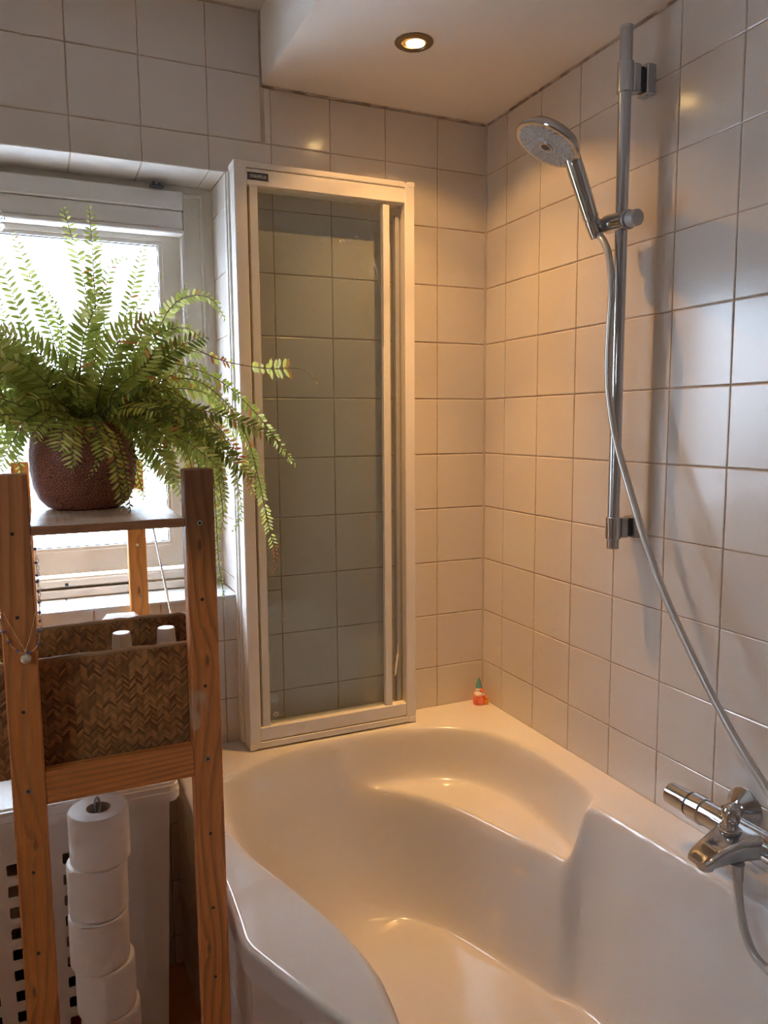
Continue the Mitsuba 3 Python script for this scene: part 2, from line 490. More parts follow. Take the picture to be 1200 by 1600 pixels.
# grey silicone in the corner, brown caulk where tiles meet the soffit
add('wall_right__corner_joint', cyl((-0.0005, -0.0005, 0.55), (-0.0005, -0.0005, SOFFIT_Z), 0.0042, 10), principled('mat_silicone', (0.46, 0.40, 0.34), 0.6))
add('wall_back__ceiling_joint', box(-0.618, 0, -0.0012, 0.002, SOFFIT_Z - 0.0055, SOFFIT_Z), 'mat_caulk')
add('wall_back__ceiling_joint', box(-0.6215, -0.6175, -0.0012, 0.002, SOFFIT_Z - 0.004, CEIL), 'mat_caulk')
add('wall_right__ceiling_joint', box(-0.0012, 0.002, BACK, 0, SOFFIT_Z - 0.0055, SOFFIT_Z), 'mat_caulk')

# reveal of the window, tiled
yc = WD / 2
DOWN = T().rotate([1, 0, 0], 90)     # face looking down: local -y -> -z
UPF = T().rotate([1, 0, 0], -90)
for c in range(4, 13):
    a, b = max(-TILE * (c + 1), WX0), min(-TILE * c, WX1)
    if b - a < 0.01: continue
    tile('wall_back', b - a, WD, T().translate([(a + b) / 2, yc, WZ1]) @ DOWN, name='reveal_tile')
    a2, b2 = max(-TILE * (c + 1) - 0.055, WX0), min(-TILE * c - 0.055, WX1)
    if b2 - a2 > 0.01:
        tile('wall_back', b2 - a2, WD + 0.004, T().translate([(a2 + b2) / 2, yc - 0.003, WZ0]) @ UPF, mats=('mat_sill_tile',), name='sill_tile')
LEFTF = T().translate([WX1, yc, 0]) @ T().rotate([0, 0, 1], -90)
RIGHTF = T().translate([WX0, yc, 0]) @ T().rotate([0, 0, 1], 90)
for zt in rows:
    a, b = max(zt - TILE, WZ0), min(zt, WZ1)
    if b - a < 0.02: continue
    tile('wall_back', WD, b - a, T().translate([0, 0, (a + b) / 2]) @ LEFTF, name='reveal_tile')
    tile('wall_back', WD, b - a, T().translate([0, 0, (a + b) / 2]) @ RIGHTF, name='reveal_tile')
# thin aluminium edge strip round the opening
add('wall_back__edge_strip', box(WX1 - 0.001, WX1 + 0.0035, -0.0015, 0.004, WZ0, WZ1, 0.0008), principled('mat_strip', (0.50, 0.47, 0.43), 0.4))

# ------------------------------------------------------------------ window
FX0, FX1 = WX0 + 0.01, -0.724
add('window_1', extrude_xz(sg.box(WX0 - 0.004, WZ0 - 0.004, WX1 + 0.004, WZ1 + 0.004).difference(sg.box(-1.68, 0.988, -0.790, 1.885)), 0.152, 0.21), 'mat_window_paint')
tag('window_1', 'cream painted window frame in the tiled reveal, closed and full of white daylight', kind='structure')
# raised rim on the frame next to the reveal, the stop beside the sash, and the weathered bottom rails
add('window_1__frame_bead', join(box(-0.748, -0.738, 0.146, 0.155, 0.985, 1.925, 0.002), box(-1.70, -0.738, 0.146, 0.155, 1.921, 1.931, 0.002)), 'mat_window_paint')
add('window_1__frame_stop', join(box(-0.7955, -0.7865, 0.143, 0.20, 0.985, 1.925, 0.002)), 'mat_frame_white')
add('window_1__bottom_rail', join(box(-1.74, -0.735, 0.132, 0.20, 0.941, 0.962, 0.003), box(-1.74, -0.735, 0.140, 0.20, 0.966, 0.986, 0.003)), 'mat_window_paint')
sash = extrude_xz(sg.box(-1.674, 0.995, -0.797, 1.880).difference(sg.box(-1.612, 1.052, -0.839, 1.815)), 0.166, 0.20)
sash = add('window_1__sash', sash, 'mat_window_paint')
ring = sg.box(-1.613, 1.051, -0.838, 1.816).difference(sg.box(-1.602, 1.060, -0.848, 1.806))
add('window_1__sash__glazing_bead', extrude_xz(ring, 0.172, 0.188), 'mat_frame_white')
gasket = sg.box(-1.604, 1.058, -0.846, 1.808).difference(sg.box(-1.600, 1.0615, -0.8495, 1.8045))
add('window_1__sash__gasket', extrude_xz(gasket, 0.180, 0.186), 'mat_black')
add('window_1__pane', trimesh.Trimesh([(-1.61, 0.186, 1.055), (-0.842, 0.186, 1.055), (-0.842, 0.186, 1.812), (-1.61, 0.186, 1.812)], [(0, 1, 2), (0, 2, 3)], process=False), 'mat_window_glass')
add('window_1__rot_crack', box(-1.106, -1.098, 0.129, 0.134, 0.972, 0.978), 'mat_black')
add('window_1__rot_crack', join(box(-1.16, -0.93, 0.1395, 0.142, 0.963, 0.9650)), 'mat_dark_hole')

# the second window, out of the frame on the left: frame, sash and pane
w2o, w2i, w2p = sg.box(W2[0], W2[2], W2[1], W2[3]), sg.box(W2[0] + 0.05, W2[2] + 0.05, W2[1] - 0.05, W2[3] - 0.05), sg.box(W2[0] + 0.10, W2[2] + 0.10, W2[1] - 0.10, W2[3] - 0.10)
add('window_2', extrude_yz(w2o.difference(w2i), LEFT - 0.12, LEFT - 0.05), 'mat_window_paint')
add('window_2__sash', extrude_yz(w2i.difference(w2p), LEFT - 0.11, LEFT - 0.065), 'mat_window_paint')
xw = LEFT - 0.085
add('window_2__pane', trimesh.Trimesh([(xw, W2[0] + 0.095, W2[2] + 0.095), (xw, W2[1] - 0.095, W2[2] + 0.095), (xw, W2[1] - 0.095, W2[3] - 0.095), (xw, W2[0] + 0.095, W2[3] - 0.095)], [(0, 1, 2), (0, 2, 3)], process=False), 'mat_window_glass')
tag('window_2', 'cream painted window in the side wall out of the frame on the left', kind='structure')

# rolled-up blind in its cassette, on top of the sash
bl = add('roller_blind__cassette', join(box(-1.70, -0.7925, 0.112, 0.164, 1.882, 1.926, 0.003)), 'mat_blind')
add('roller_blind__front_panel', box(-1.70, -0.7925, 0.119, 0.164, 1.838, 1.8815, 0.003), 'mat_blind')
add('roller_blind__bottom_bar', box(-1.70, -0.7925, 0.117, 0.164, 1.827, 1.8375, 0.0025), 'mat_cap_white')
add('roller_blind__end_cap', box(-0.7925, -0.7905, 0.114, 0.164, 1.830, 1.926, 0.0006), 'mat_frame_white')
tag('roller_blind', 'rolled-up off-white window blind in a two-step cassette along the top of the window', 'window blind')
add('window_catch', join(box(-0.872, -0.838, 0.100, 0.113, 1.9262, 1.932, 0.002), cyl((-0.862, 0.106, 1.931), (-0.862, 0.106, 1.940), 0.004, 10), cyl((-0.848, 0.106, 1.931), (-0.848, 0.106, 1.938), 0.0035, 10)), 'mat_black')
tag('window_catch', 'small dark metal catch on top of the blind cassette', 'catch')

# twisted clear glass ornament hanging in the window
rings = []
for k, (z, r) in enumerate(((1.822, 0.011), (1.806, 0.014), (1.790, 0.012))):
    a = np.linspace(0, 2 * np.pi, 28, endpoint=False)
    C = np.column_stack([-1.203 + r * np.cos(a), 0.075 + r * 0.5 * np.sin(a), z + 0.010 * np.sin(a + k)])
    rings.append(tube(C, 0.0022, 8, closed=True))
add('glass_ornament', join(*rings), 'mat_crystal', True)
add('glass_ornament__cord', cyl((-1.203, 0.075, 1.835), (-1.203, 0.075, 1.946), 0.0006, 6), 'mat_cap_white')
tag('glass_ornament', 'clear twisted glass ornament hanging in the window above the fern', 'ornament')

# ------------------------------------------------------------------ downlight
lc = (LAMP[0], LAMP[1])
add('downlight__ring', lathe([(0.0265, -0.002), (0.0285, -0.0045), (0.036, -0.0045), (0.0405, -0.0018), (0.041, 0.0002), (0.0265, 0.0002)], 64, (*lc, SOFFIT_Z - 0.0003)), 'mat_bronze', 40)
add('downlight__housing', lathe([(0.0265, -0.002), (0.0255, 0.012), (0.0265, 0.03), (0.0, 0.032)], 48, (*lc, SOFFIT_Z)), 'mat_bronze', 40)
k = add('downlight__lamp', lathe([(0, 0.0), (0.012, 0.0004), (0.0195, 0.0022), (0.021, 0.006), (0.0, 0.006)], 48, (lc[0] + 0.002, lc[1] - 0.002, SOFFIT_Z - 0.0035)), 'mat_lamp_glow', 40)
scene[k]['emitter'] = {'type': 'area', 'radiance': rgb(*[55.0 * c for c in (1.0, 0.66, 0.26)])}
add('downlight__lamp_rim', lathe([(0.0208, 0.0), (0.0235, 0.0006), (0.0235, 0.004), (0.0208, 0.004)], 48, (lc[0] + 0.002, lc[1] - 0.002, SOFFIT_Z - 0.0038)), 'mat_gold', 40)
tag('downlight', 'lit recessed halogen downlight with a bronze ring in the soffit', 'ceiling light')

# ------------------------------------------------------------------ bath
DECK, FLOORZ, SEATZ = 0.56, 0.140, 0.432
RIM = [(-.838, -.40), (-.834, -.30), (-.805, -.215), (-.72, -.150), (-.62, -.115), (-.54, -.101), (-.46, -.110), (-.368, -.168), (-.275, -.318), (-.220, -.50),
       (-.192, -.580), (-.182, -.622), (-.148, -.646), (-.132, -.70), (-.129, -.76), (-.124, -.82), (-.115, -.932), (-.104, -1.054), (-.10, -1.25), (-.14, -1.40), (-.26, -1.48), (-.45, -1.50), (-.62, -1.46),
       (-.71, -1.36), (-.738, -1.20), (-.738, -1.05), (-.727, -.965), (-.722, -.90), (-.735, -.80), (-.760, -.705), (-.79, -.61), (-.818, -.52)]
BASE = [(-.550, -.45), (-.515, -.385), (-.478, -.325), (-.425, -.288), (-.372, -.290), (-.313, -.356), (-.252, -.486), (-.214, -.582), (-.179, -.669), (-.165, -.74),
        (-.152, -.85), (-.145, -1.00), (-.142, -1.18), (-.19, -1.36), (-.32, -1.43), (-.50, -1.42), (-.62, -1.33), (-.665, -1.15), (-.660, -.95), (-.640, -.78), (-.60, -.58)]
SEAT = [(-.525, -.125), (-.50, -.106), (-.45, -.096), (-.364, -.103), (-.28, -.120), (-.201, -.152), (-.14, -.205), (-.105, -.27), (-.086, -.36), (-.083, -.45),
        (-.088, -.53), (-.096, -.575), (-.112, -.615), (-.142, -.632), (-.19, -.640), (-.27, -.63), (-.34, -.52), (-.43, -.38), (-.51, -.24)]


def closed_curve(P, n=900):
    P = np.array(P)
    C = catmull(np.vstack([P[-2:], P, P[:3]]), 24)
    k = 2 * 24
    return resample(np.vstack([C[k:k + 24 * len(P)], C[k]]), n)[:-1]


def bath_height():
    xs = np.arange(-0.93, 0.0301, 0.004)
    ys = np.arange(-1.60, 0.0201, 0.004)
    Xg, Yg = np.meshgrid(xs, ys, indexing='ij')
    P = np.column_stack([Xg.ravel(), Yg.ravel()])

    def dist(curve):
        inside = contains_xy(sg.Polygon(curve), P[:, 0], P[:, 1])
        return cKDTree(curve).query(P)[0], inside

    dr_, in_r = dist(closed_curve(RIM))
    db, in_b = dist(closed_curve(BASE))
    ds, in_s = dist(closed_curve(SEAT))
    t = np.where(in_b, 1.0, dr_ / (dr_ + db + 1e-9))
    g = 1 - (1 - t) ** 3.0
    z = np.where(in_r, DECK - (DECK - FLOORZ) * g, DECK)
    z = np.where(in_b, FLOORZ - 0.006 * np.clip(db / 0.2, 0, 1), z)
    wd = np.interp(P[:, 1], [-0.62, -0.52, -0.30], [0.022, 0.038, 0.045])
    q = np.clip(ds / wd, 0, 1)
    zs = np.where(in_s, DECK - (DECK - SEATZ) * (1 - (1 - q) ** 2.4), DECK)
    k = 0.010
    h = np.clip(0.5 + 0.5 * (zs - z) / k, 0, 1)
    zz = np.where((z < DECK) & (zs < DECK), zs * (1 - h) + z * h - k * h * (1 - h), np.minimum(z, zs))
    zz = gaussian_filter(zz.reshape(Xg.shape), 1.9)
    return RegularGridInterpolator((xs, ys), zz, bounds_error=False, fill_value=None)


OUT = np.array([(-.893, .0), (-.893, -.62), (-.8955, -.695), (-.8985, -.755), (-.8945, -.778), (-.868, -.845), (-.834, -.925), (-.808, -.985), (-.787, -1.06), (-.785, -1.15), (-.785, -1.58)])


def bath_shell():
    hz = bath_height()
    oc = resample(OUT, 1200)
    oc = np.column_stack([gaussian_filter(oc[:, 0], 5, mode='nearest'), oc[:, 1]])
    ny = 400
    ys = np.linspace(-0.0012, -1.58, ny)
    xl = np.interp(-ys, -oc[:, 1], oc[:, 0])
    nx = 230
    u = np.linspace(0, 1, nx)
    R = 0.011
    X = (xl[:, None] + R) * (1 - u) - 0.0012 * u
    Y = np.repeat(ys[:, None], nx, 1)
    Z = hz(np.column_stack([X.ravel(), Y.ravel()])).reshape(X.shape)
    # rounded outer edge, lip and the fold under it, as extra columns on the left
    ang = np.linspace(np.pi / 2, 0, 6)[1:]
    cols = [(xl + R - R * np.cos(a), np.full(ny, DECK - R + R * np.sin(a))) for a in ang]
    cols += [(xl + 0.001, np.full(ny, DECK - 0.050)), (xl + 0.004, np.full(ny, DECK - 0.054)), (xl + 0.03, np.full(ny, DECK - 0.054))]
    X = np.hstack([np.column_stack([c[0] for c in cols[::-1]]), X])
    Z = np.hstack([np.column_stack([c[1] for c in cols[::-1]]), Z])
    Y = np.repeat(ys[:, None], X.shape[1], 1)
    V = np.column_stack([X.ravel(), Y.ravel(), Z.ravel()])
    m = X.shape[1]
    i, j = np.meshgrid(np.arange(ny - 1), np.arange(m - 1), indexing='ij')
    a = (i * m + j).ravel()
    F = np.vstack([np.column_stack([a, a + m, a + m + 1]), np.column_stack([a, a + m + 1, a + 1])])
    return trimesh.Trimesh(V, F, process=False), hz, oc


shell, bath_z, bath_edge = bath_shell()
add('bathtub__shell', shell, 'mat_acrylic', True)
tag('bathtub', 'white corner bathtub with a moulded seat and a wide front ledge', 'bathtub')
# panel under the rim: side facing the shelf, then the slanting front
ap = [(-0.880, -0.002), (-0.880, -0.730), (-0.790, -0.975), (-0.770, -1.06), (-0.770, -1.58)]
poly = sg.LineString(ap).buffer(0.012, cap_style=2, join_style=2, single_sided=True)
poly2 = sg.LineString([(x + 0.006, y) for x, y in ap]).buffer(-0.012, cap_style=2, join_style=2, single_sided=True)
pm = extrude(sg.LineString([(x + 0.012, y) for x, y in ap]).buffer(0.006, cap_style=2, join_style=2), 0.52)
add('bathtub__apron', pm, 'mat_grout')
for (p, q) in zip(ap[:-1], ap[1:]):
    p, q = np.array(p), np.array(q)
    L = np.linalg.norm(q - p)
    d = (q - p) / L
    ang = math.degrees(math.atan2(d[1], d[0]))
    n = 1 if L < 0.2 else int(round(L / 0.148))
    if L < 0.15: n = 1
    for c in range(n):
        w = L / n
        mid = p + d * (c + 0.5) * w
        for (z0, z1) in ((0.355, 0.505), (0.205, 0.355), (0.055, 0.205), (0.0, 0.055)):
            # outward is to the left of walking from p to q: local -y must look to (-x)
            fr = T().translate([float(mid[0]), float(mid[1]), (z0 + z1) / 2]) @ T().rotate([0, 0, 1], ang)
            tile('bathtub__apron', w, z1 - z0, fr)

# ------------------------------------------------------------------ folded bath screen
SX0, SX1, SZ0, SZ1 = -0.712, -0.258, 0.5635, 1.954
t = 'bath_screen'
add(t + '__left_stile', join(box(SX0, -0.6835, -0.082, -0.054, SZ0 + 0.012, SZ1 - 0.002, 0.0018), box(SX0 + 0.0015, -0.687, -0.0535, -0.030, SZ0 + 0.004, SZ1 - 0.006, 0.0015)), 'mat_frame_white')
add(t + '__right_stile', join(box(-0.2855, SX1, -0.082, -0.054, SZ0 + 0.012, SZ1 - 0.002, 0.0018), box(-0.283, SX1 - 0.0015, -0.0535, -0.030, SZ0 + 0.004, SZ1 - 0.006, 0.0015)), 'mat_frame_white')
add(t + '__top_rail', join(box(-0.6845, -0.2845, -0.081, -0.054, 1.902, 1.9385, 0.0018), box(-0.7, -0.2845, -0.0818, -0.054, 1.9400, SZ1, 0.0018), box(-0.686, -0.284, -0.0535, -0.030, 1.902, SZ1 - 0.003, 0.0015)), 'mat_frame_white')
add(t + '__bottom_rail', join(box(-0.6845, -0.2845, -0.0805, -0.054, 0.582, 0.617, 0.0018), box(-0.7, -0.27, -0.0818, -0.054, SZ0, 0.5805, 0.0018), box(-0.686, -0.284, -0.0535, -0.030, SZ0 + 0.002, 0.612, 0.0015)), 'mat_frame_white')
for (x0, x1) in ((SX0 - 0.0008, -0.6935), (-0.2765, SX1 + 0.0008)):
    add(t + '__corner_cap', box(x0, x1, -0.0828, -0.030, SZ0 - 0.001, SZ0 + 0.0135, 0.0015), 'mat_frame_white')
    add(t + '__corner_cap', box(x0, x1, -0.0828, -0.030, SZ1 - 0.0125, SZ1 + 0.001, 0.0015), 'mat_frame_white')
add(t + '__wall_profile', join(box(-0.7155, -0.690, -0.0295, -0.0005, SZ0, 1.944, 0.0015), box(-0.7185, -0.7150, -0.020, -0.0005, SZ0, 1.941, 0.001)), 'mat_frame_white')
# the sliding panel: slim stiles and its own pane, then the pane of the leaf behind
k = add(t + '__sliding_panel', box(-0.6765, -0.6575, -0.076, -0.058, 0.614, 1.903, 0.0012), 'mat_frame_inner')
add(k + '__stile', box(-0.3425, -0.3250, -0.077, -0.058, 0.614, 1.896, 0.0012), 'mat_frame_inner')
add(k + '__pane', trimesh.Trimesh([(-0.6595, -0.066, 0.612), (-0.3415, -0.066, 0.612), (-0.3415, -0.066, 1.904), (-0.6595, -0.066, 1.904)], [(0, 1, 2), (0, 2, 3)], process=False), 'mat_screen_glass')
add(k + '__roller', cyl((-0.668, -0.0785, 0.640), (-0.668, -0.077, 0.640), 0.006, 16), 'mat_frame_inner')
add(k + '__roller', lathe([(0.0035, -0.0015), (0.0065, -0.0015), (0.0065, 0.0), (0.0035, 0.0)], 20, (-0.640, -0.0665, 0.640), (0, -1, 0)), 'mat_frame_inner', 30)
add(t + '__rear_stile', join(box(-0.2985, -0.2870, -0.052, -0.036, 0.605, 1.880, 0.001), box(-0.683, -0.674, -0.052, -0.036, 0.605, 1.905, 0.001)), 'mat_grey_plastic')
add(t + '__rear_pane', trimesh.Trimesh([(-0.684, -0.042, 0.605), (-0.286, -0.042, 0.605), (-0.286, -0.042, 1.91), (-0.684, -0.042, 1.91)], [(0, 1, 2), (0, 2, 3)], process=False), 'mat_screen_glass_rear')
add(t + '__seal', join(box(-0.3440, -0.3425, -0.0775, -0.0665, 0.62, 1.55, 0.0003)), 'mat_cap_white')
seal = catmull([(-0.2965, -0.053, 0.772), (-0.2990, -0.0545, 0.745), (-0.3040, -0.0560, 0.715), (-0.3080, -0.0570, 0.690)], 6)
add(t + '__loose_seal', tube(seal, [0.0012] * 6 + [0.0032] * (len(seal) - 6), 8), 'mat_cap_white', True)
# dried lime spots, thickest in the upper right corner, and two scratches
sp_ = []
for j in range(900):
    u_, v_ = rng.random() ** 2.0, rng.random() ** 2.2
    if rng.random() < 0.25: u_, v_ = rng.random(), rng.random()
    x, z = -0.345 - 0.31 * u_, 1.885 - 1.20 * v_
    r = rng.uniform(0.0003, 0.0009)
    a = np.arange(6) * np.pi / 3
    V = np.vstack([np.column_stack([x + r * np.cos(a), np.full(6, -0.0663), z + r * rng.uniform(0.8, 1.8) * np.sin(a)]), [(x, -0.0668, z)]])
    sp_.append(trimesh.Trimesh(V, [(k_, (k_ + 1) % 6, 6) for k_ in range(6)], process=False))
ks = add(k + '__lime_spots', join(*sp_), principled('mat_lime', (0.42, 0.42, 0.37), 0.8, 0.2))
tag(ks, kind='stuff')
for (p, q) in (((-0.3660, -0.0665, 1.765), (-0.3460, -0.0665, 1.690)), ((-0.3740, -0.0665, 1.760), (-0.3580, -0.0665, 1.715))):
    add(k + '__scratch', cyl(p, q, 0.0005, 5), 'mat_lime')
for (x, z, r) in ((-0.452, 1.800, 0.0022), (-0.444, 1.803, 0.0018), (-0.449, 1.797, 0.0012), (-0.612, 0.877, 0.0022), (-0.606, 0.881, 0.0016), (-0.618, 0.879, 0.0013)):
    q_ = trimesh.creation.icosphere(2, r)
    add(k + '__water_drop', trimesh.Trimesh(q_.vertices * [1, 0.5, 1] + [x, -0.0665, z], q_.faces), 'mat_cap_white', True)
lb = add(t + '__name_plate', box(-0.6815, -0.6325, -0.0822, -0.0808, 1.9135, 1.9305, 0.0005), 'mat_black')
tx = meshkit.text_mesh('DUSCHOLUX', 0.0066, 0.0005, True)
w = tx.bounds[1][0] - tx.bounds[0][0]
tx.apply_transform(np.array([[0.0385 / w, 0, 0, -0.6763], [0, 0, -1, -0.0820], [0, 1, 0, 1.9188], [0, 0, 0, 1.0]]))
add(lb + '__lettering', tx, 'mat_frame_white')
labels[t + '__name_plate'] = {'label': 'small black name plate with white lettering'}
tag(t, 'folded bath screen of hazy glass in white frames standing on the bath deck', 'bath screen')

# ------------------------------------------------------------------ garden gnome in the corner
g0 = np.array([-0.034, -0.036, DECK])
def gl(prof, c=(0, 0, 0), n=28, sy=1.0):
    m = lathe(prof, n)
    m.apply_scale((1, sy, 1))
    m.apply_translation(g0 + np.array(c))
    return m
add('gnome_figurine__coat', gl([(0, 0), (0.0155, 0), (0.0172, 0.003), (0.0165, 0.010), (0.0150, 0.020), (0.0130, 0.030), (0.0, 0.033)]), 'mat_gnome_coral', 40)
beard = trimesh.creation.icosphere(3, 1.0)
v = beard.vertices
v = v * np.array([0.0165, 0.0135, 0.0085]) * (1 + 0.10 * (meshkit.noise(v * 4.0, 2)[:, None] - 0.5))
v[:, 2] -= 0.004 * np.abs(v[:, 0] / 0.0165) ** 2
add('gnome_figurine__beard', trimesh.Trimesh(v + g0 + [0.0, -0.002, 0.031], beard.faces), 'mat_gnome_white', True)
hd = trimesh.creation.icosphere(3, 1.0)
add('gnome_figurine__head', trimesh.Trimesh(hd.vertices * [0.0105, 0.0105, 0.0100] + g0 + [0, 0, 0.043], hd.faces), 'mat_gnome_white', True)
add('gnome_figurine__face', trimesh.Trimesh(hd.vertices * [0.0078, 0.0055, 0.0055] + g0 + [0.0035, -0.0085, 0.0425], hd.faces), 'mat_gnome_face', True)
add('gnome_figurine__nose', trimesh.Trimesh(hd.vertices * 0.0026 + g0 + [0.0030, -0.0145, 0.0415], hd.faces), 'mat_gnome_coral', True)
add('gnome_figurine__hat', gl([(0.0085, 0.048), (0.0098, 0.0485), (0.0092, 0.051), (0.0072, 0.058), (0.0048, 0.067), (0.0026, 0.0745), (0.0008, 0.0775), (0.0, 0.078)]), 'mat_gnome_hat', 40)
for sx in (-1, 1):
    arm = tube(np.array([(sx * 0.012, -0.003, 0.030), (sx * 0.0165, -0.008, 0.022), (sx * 0.0135, -0.0125, 0.015)]) + g0, [0.004, 0.0042, 0.0034], 10)
    add('gnome_figurine__arm', arm, 'mat_gnome_coral', True)
add('gnome_figurine__bucket', lathe([(0, 0), (0.0060, 0), (0.0070, 0.008), (0.0078, 0.0125), (0.0068, 0.0125), (0.0062, 0.009), (0, 0.008)], 24, g0 + [0.0165, -0.012, 0.0022]), 'mat_gnome_yellow', 30)
a = np.linspace(0, np.pi, 12)
add('gnome_figurine__bucket_handle', tube(np.column_stack([0.0165 + 0.0072 * np.cos(a), -0.012 + 0 * a, 0.0142 + 0.006 * np.sin(a)]) + g0, 0.0008, 6), 'mat_gnome_yellow', True)
tag('gnome_figurine', 'tiny gnome figure with a teal pointed hat and orange coat in the tiled corner', 'figurine')

# ------------------------------------------------------------------ shower rail, hand shower, hose
RX, RY = -0.060, -0.610
add('shower_rail__tube', cyl((RX, RY, 1.098), (RX, RY, 2.122), 0.0122, 32, cham=0.001), 'mat_chrome_dull', 30)
add('shower_rail__end_cap', join(cyl((RX, RY, 2.116), (RX, RY, 2.124), 0.0128, 32, cham=0.001)), 'mat_chrome', 30)
add('shower_rail__end_cap', join(cyl((RX, RY, 1.096), (RX, RY, 1.112), 0.0126, 32, cham=0.0015)), 'mat_chrome', 30)
for (z0, z1) in ((2.000, 2.058), (1.117, 1.163)):
    zc = (z0 + z1) / 2
    h = (z1 - z0) / 2
    k = add('shower_rail__bracket', cyl((RX, RY, z0), (RX, RY, z1), 0.0156, 36, cham=0.001), 'mat_chrome_dull' if z0 > 1.5 else 'mat_chrome', 30)
    add(k + '__arm', box(-0.048, -0.030, RY - 0.0125, RY + 0.010, zc - h * 0.92, zc + h * 0.92, 0.002), 'mat_chrome_dull')
    add(k + '__gasket', box(-0.031, -0.020, RY - 0.0095, RY + 0.008, zc - h * 0.80, zc + h * 0.80, 0.001), 'mat_black')
    add(k + '__wall_block', box(-0.0215, -0.0002, RY - 0.0195, RY + 0.014, zc - h * 0.98, zc + h * 0.98, 0.002), 'mat_chrome_dull')
    add(k + '__screw', cyl((-0.011, RY - 0.006, zc - h * 0.98 - 0.0008), (-0.011, RY - 0.006, zc - h * 0.98 + 0.001), 0.003, 12), 'mat_steel')
tag('shower_rail', 'vertical chrome shower rail on two wall brackets', 'shower rail')
SZ = 1.757
k = add('shower_slider__barrel', join(cyl((RX - 0.006, -0.574, SZ + 0.002), (RX - 0.006, -0.634, SZ - 0.002), 0.0185, 36, cham=0.002), cyl((RX - 0.006, -0.556, SZ + 0.003), (RX - 0.006, -0.575, SZ + 0.002), 0.0150, 36, cham=0.001)), 'mat_chrome', 30)
add('shower_slider__ring', cyl((RX - 0.006, -0.634, SZ - 0.002), (RX - 0.006, -0.640, SZ - 0.0024), 0.0192, 36, cham=0.001), 'mat_chrome_dull', 30)
add('shower_slider__knob', cyl((RX - 0.006, -0.640, SZ - 0.0025), (RX - 0.006, -0.664, SZ - 0.004), 0.0158, 36, cham=0.002), 'mat_grey_plastic', 30)
HB = np.array([-0.085, -0.566, 1.737])          # foot of the hand shower, in its cone
HC = np.array([-0.203, -0.556, 1.902])          # middle of its head
HN = np.array([-0.473, 0.113, -0.874]); HN /= np.linalg.norm(HN)
rim_pt = HC - HN * 0.010 + 0.058 * ((HB - HC) - HN * ((HB - HC) @ HN)) / np.linalg.norm((HB - HC) - HN * ((HB - HC) @ HN))
hd_dir = (rim_pt - HB) / np.linalg.norm(rim_pt - HB)
add('shower_slider__cone', cyl(HB - hd_dir * 0.004, HB + hd_dir * 0.032, 0.0128, 32, 0.0152, cham=0.001), 'mat_chrome', 30)
add('shower_slider__neck', cyl(HB + hd_dir * 0.014, np.array([RX - 0.006, -0.575, SZ + 0.002]), 0.0105, 20), 'mat_chrome', 30)
tag('shower_slider', 'chrome slider with a grey knob clamped on the shower rail', 'shower holder')
# head: face towards HN
prof = [(0, 0.0300), (0.020, 0.0298), (0.040, 0.0265), (0.056, 0.0195), (0.0650, 0.0095), (0.0684, 0.0030), (0.0686, 0.0000), (0.0672, -0.0022), (0.0640, -0.0030), (0.0, -0.0030)]
add('hand_shower__head', lathe(prof, 72, HC, -HN), 'mat_chrome', 35)
add('hand_shower__spray_face', lathe([(0, 0.0052), (0.0220, 0.0052), (0.0235, 0.0040), (0.055, 0.0036), (0.0632, 0.0026), (0.0638, 0.001), (0.0, 0.001)], 72, HC, HN), 'mat_spray_face', 25)
add('hand_shower__centre_ring', lathe([(0.0090, 0.0050), (0.0098, 0.0072), (0.0140, 0.0072), (0.0152, 0.0050)], 48, HC, HN), 'mat_chrome_dull', 30)
add('hand_shower__centre_hole', cyl(HC + HN * 0.0045, HC + HN * 0.0056, 0.0088, 32), 'mat_black')
e1 = np.cross(HN, [0, 0, 1]); e1 /= np.linalg.norm(e1)
e2 = np.cross(HN, e1)
nz = []
for r, n in ((0.0265, 10), (0.034, 14), (0.0415, 18), (0.049, 22), (0.0575, 28)):
    for q in range(n):
        a = 2 * np.pi * (q + 0.5 * (n % 4 == 0)) / n
        c = HC + HN * 0.0030 + r * (np.cos(a) * e1 + np.sin(a) * e2)
        nz.append(cyl(c, c + HN * 0.0026, 0.0021, 8, 0.0015))
add('hand_shower__nozzles', join(*nz), 'mat_nozzle')
tag('hand_shower__nozzles', kind='stuff')
lever = HC + HN * 0.002 + 0.066 * ((HB - HC) - HN * ((HB - HC) @ HN)) / np.linalg.norm((HB - HC) - HN * ((HB - HC) @ HN)) + e2 * 0.0
add('hand_shower__lever', cyl(lever, lever + HN * 0.010, 0.0042, 16, 0.0030, cham=0.001), 'mat_grey_plastic', 30)
hp = [HB + hd_dir * 0.030, HB + hd_dir * 0.070, HB + hd_dir * 0.120, rim_pt - hd_dir * 0.004, rim_pt + hd_dir * 0.010 - HN * 0.004]
hcur = catmull(hp, 8)
s = np.linspace(0, 1, len(hcur))
add('hand_shower__handle', tube(hcur, np.interp(s, [0, 0.1, 0.5, 0.8, 1.0], [0.0140, 0.0155, 0.0168, 0.0165, 0.0130]), 28), 'mat_chrome', 40)
add('hand_shower__collar', lathe([(0.0125, 0), (0.0155, 0.001), (0.0157, 0.006), (0.0130, 0.007)], 32, HB + hd_dir * 0.036, hd_dir), 'mat_chrome_dull', 30)
tag('hand_shower', 'round chrome hand shower with a grey spray face held by the rail slider', 'hand shower')
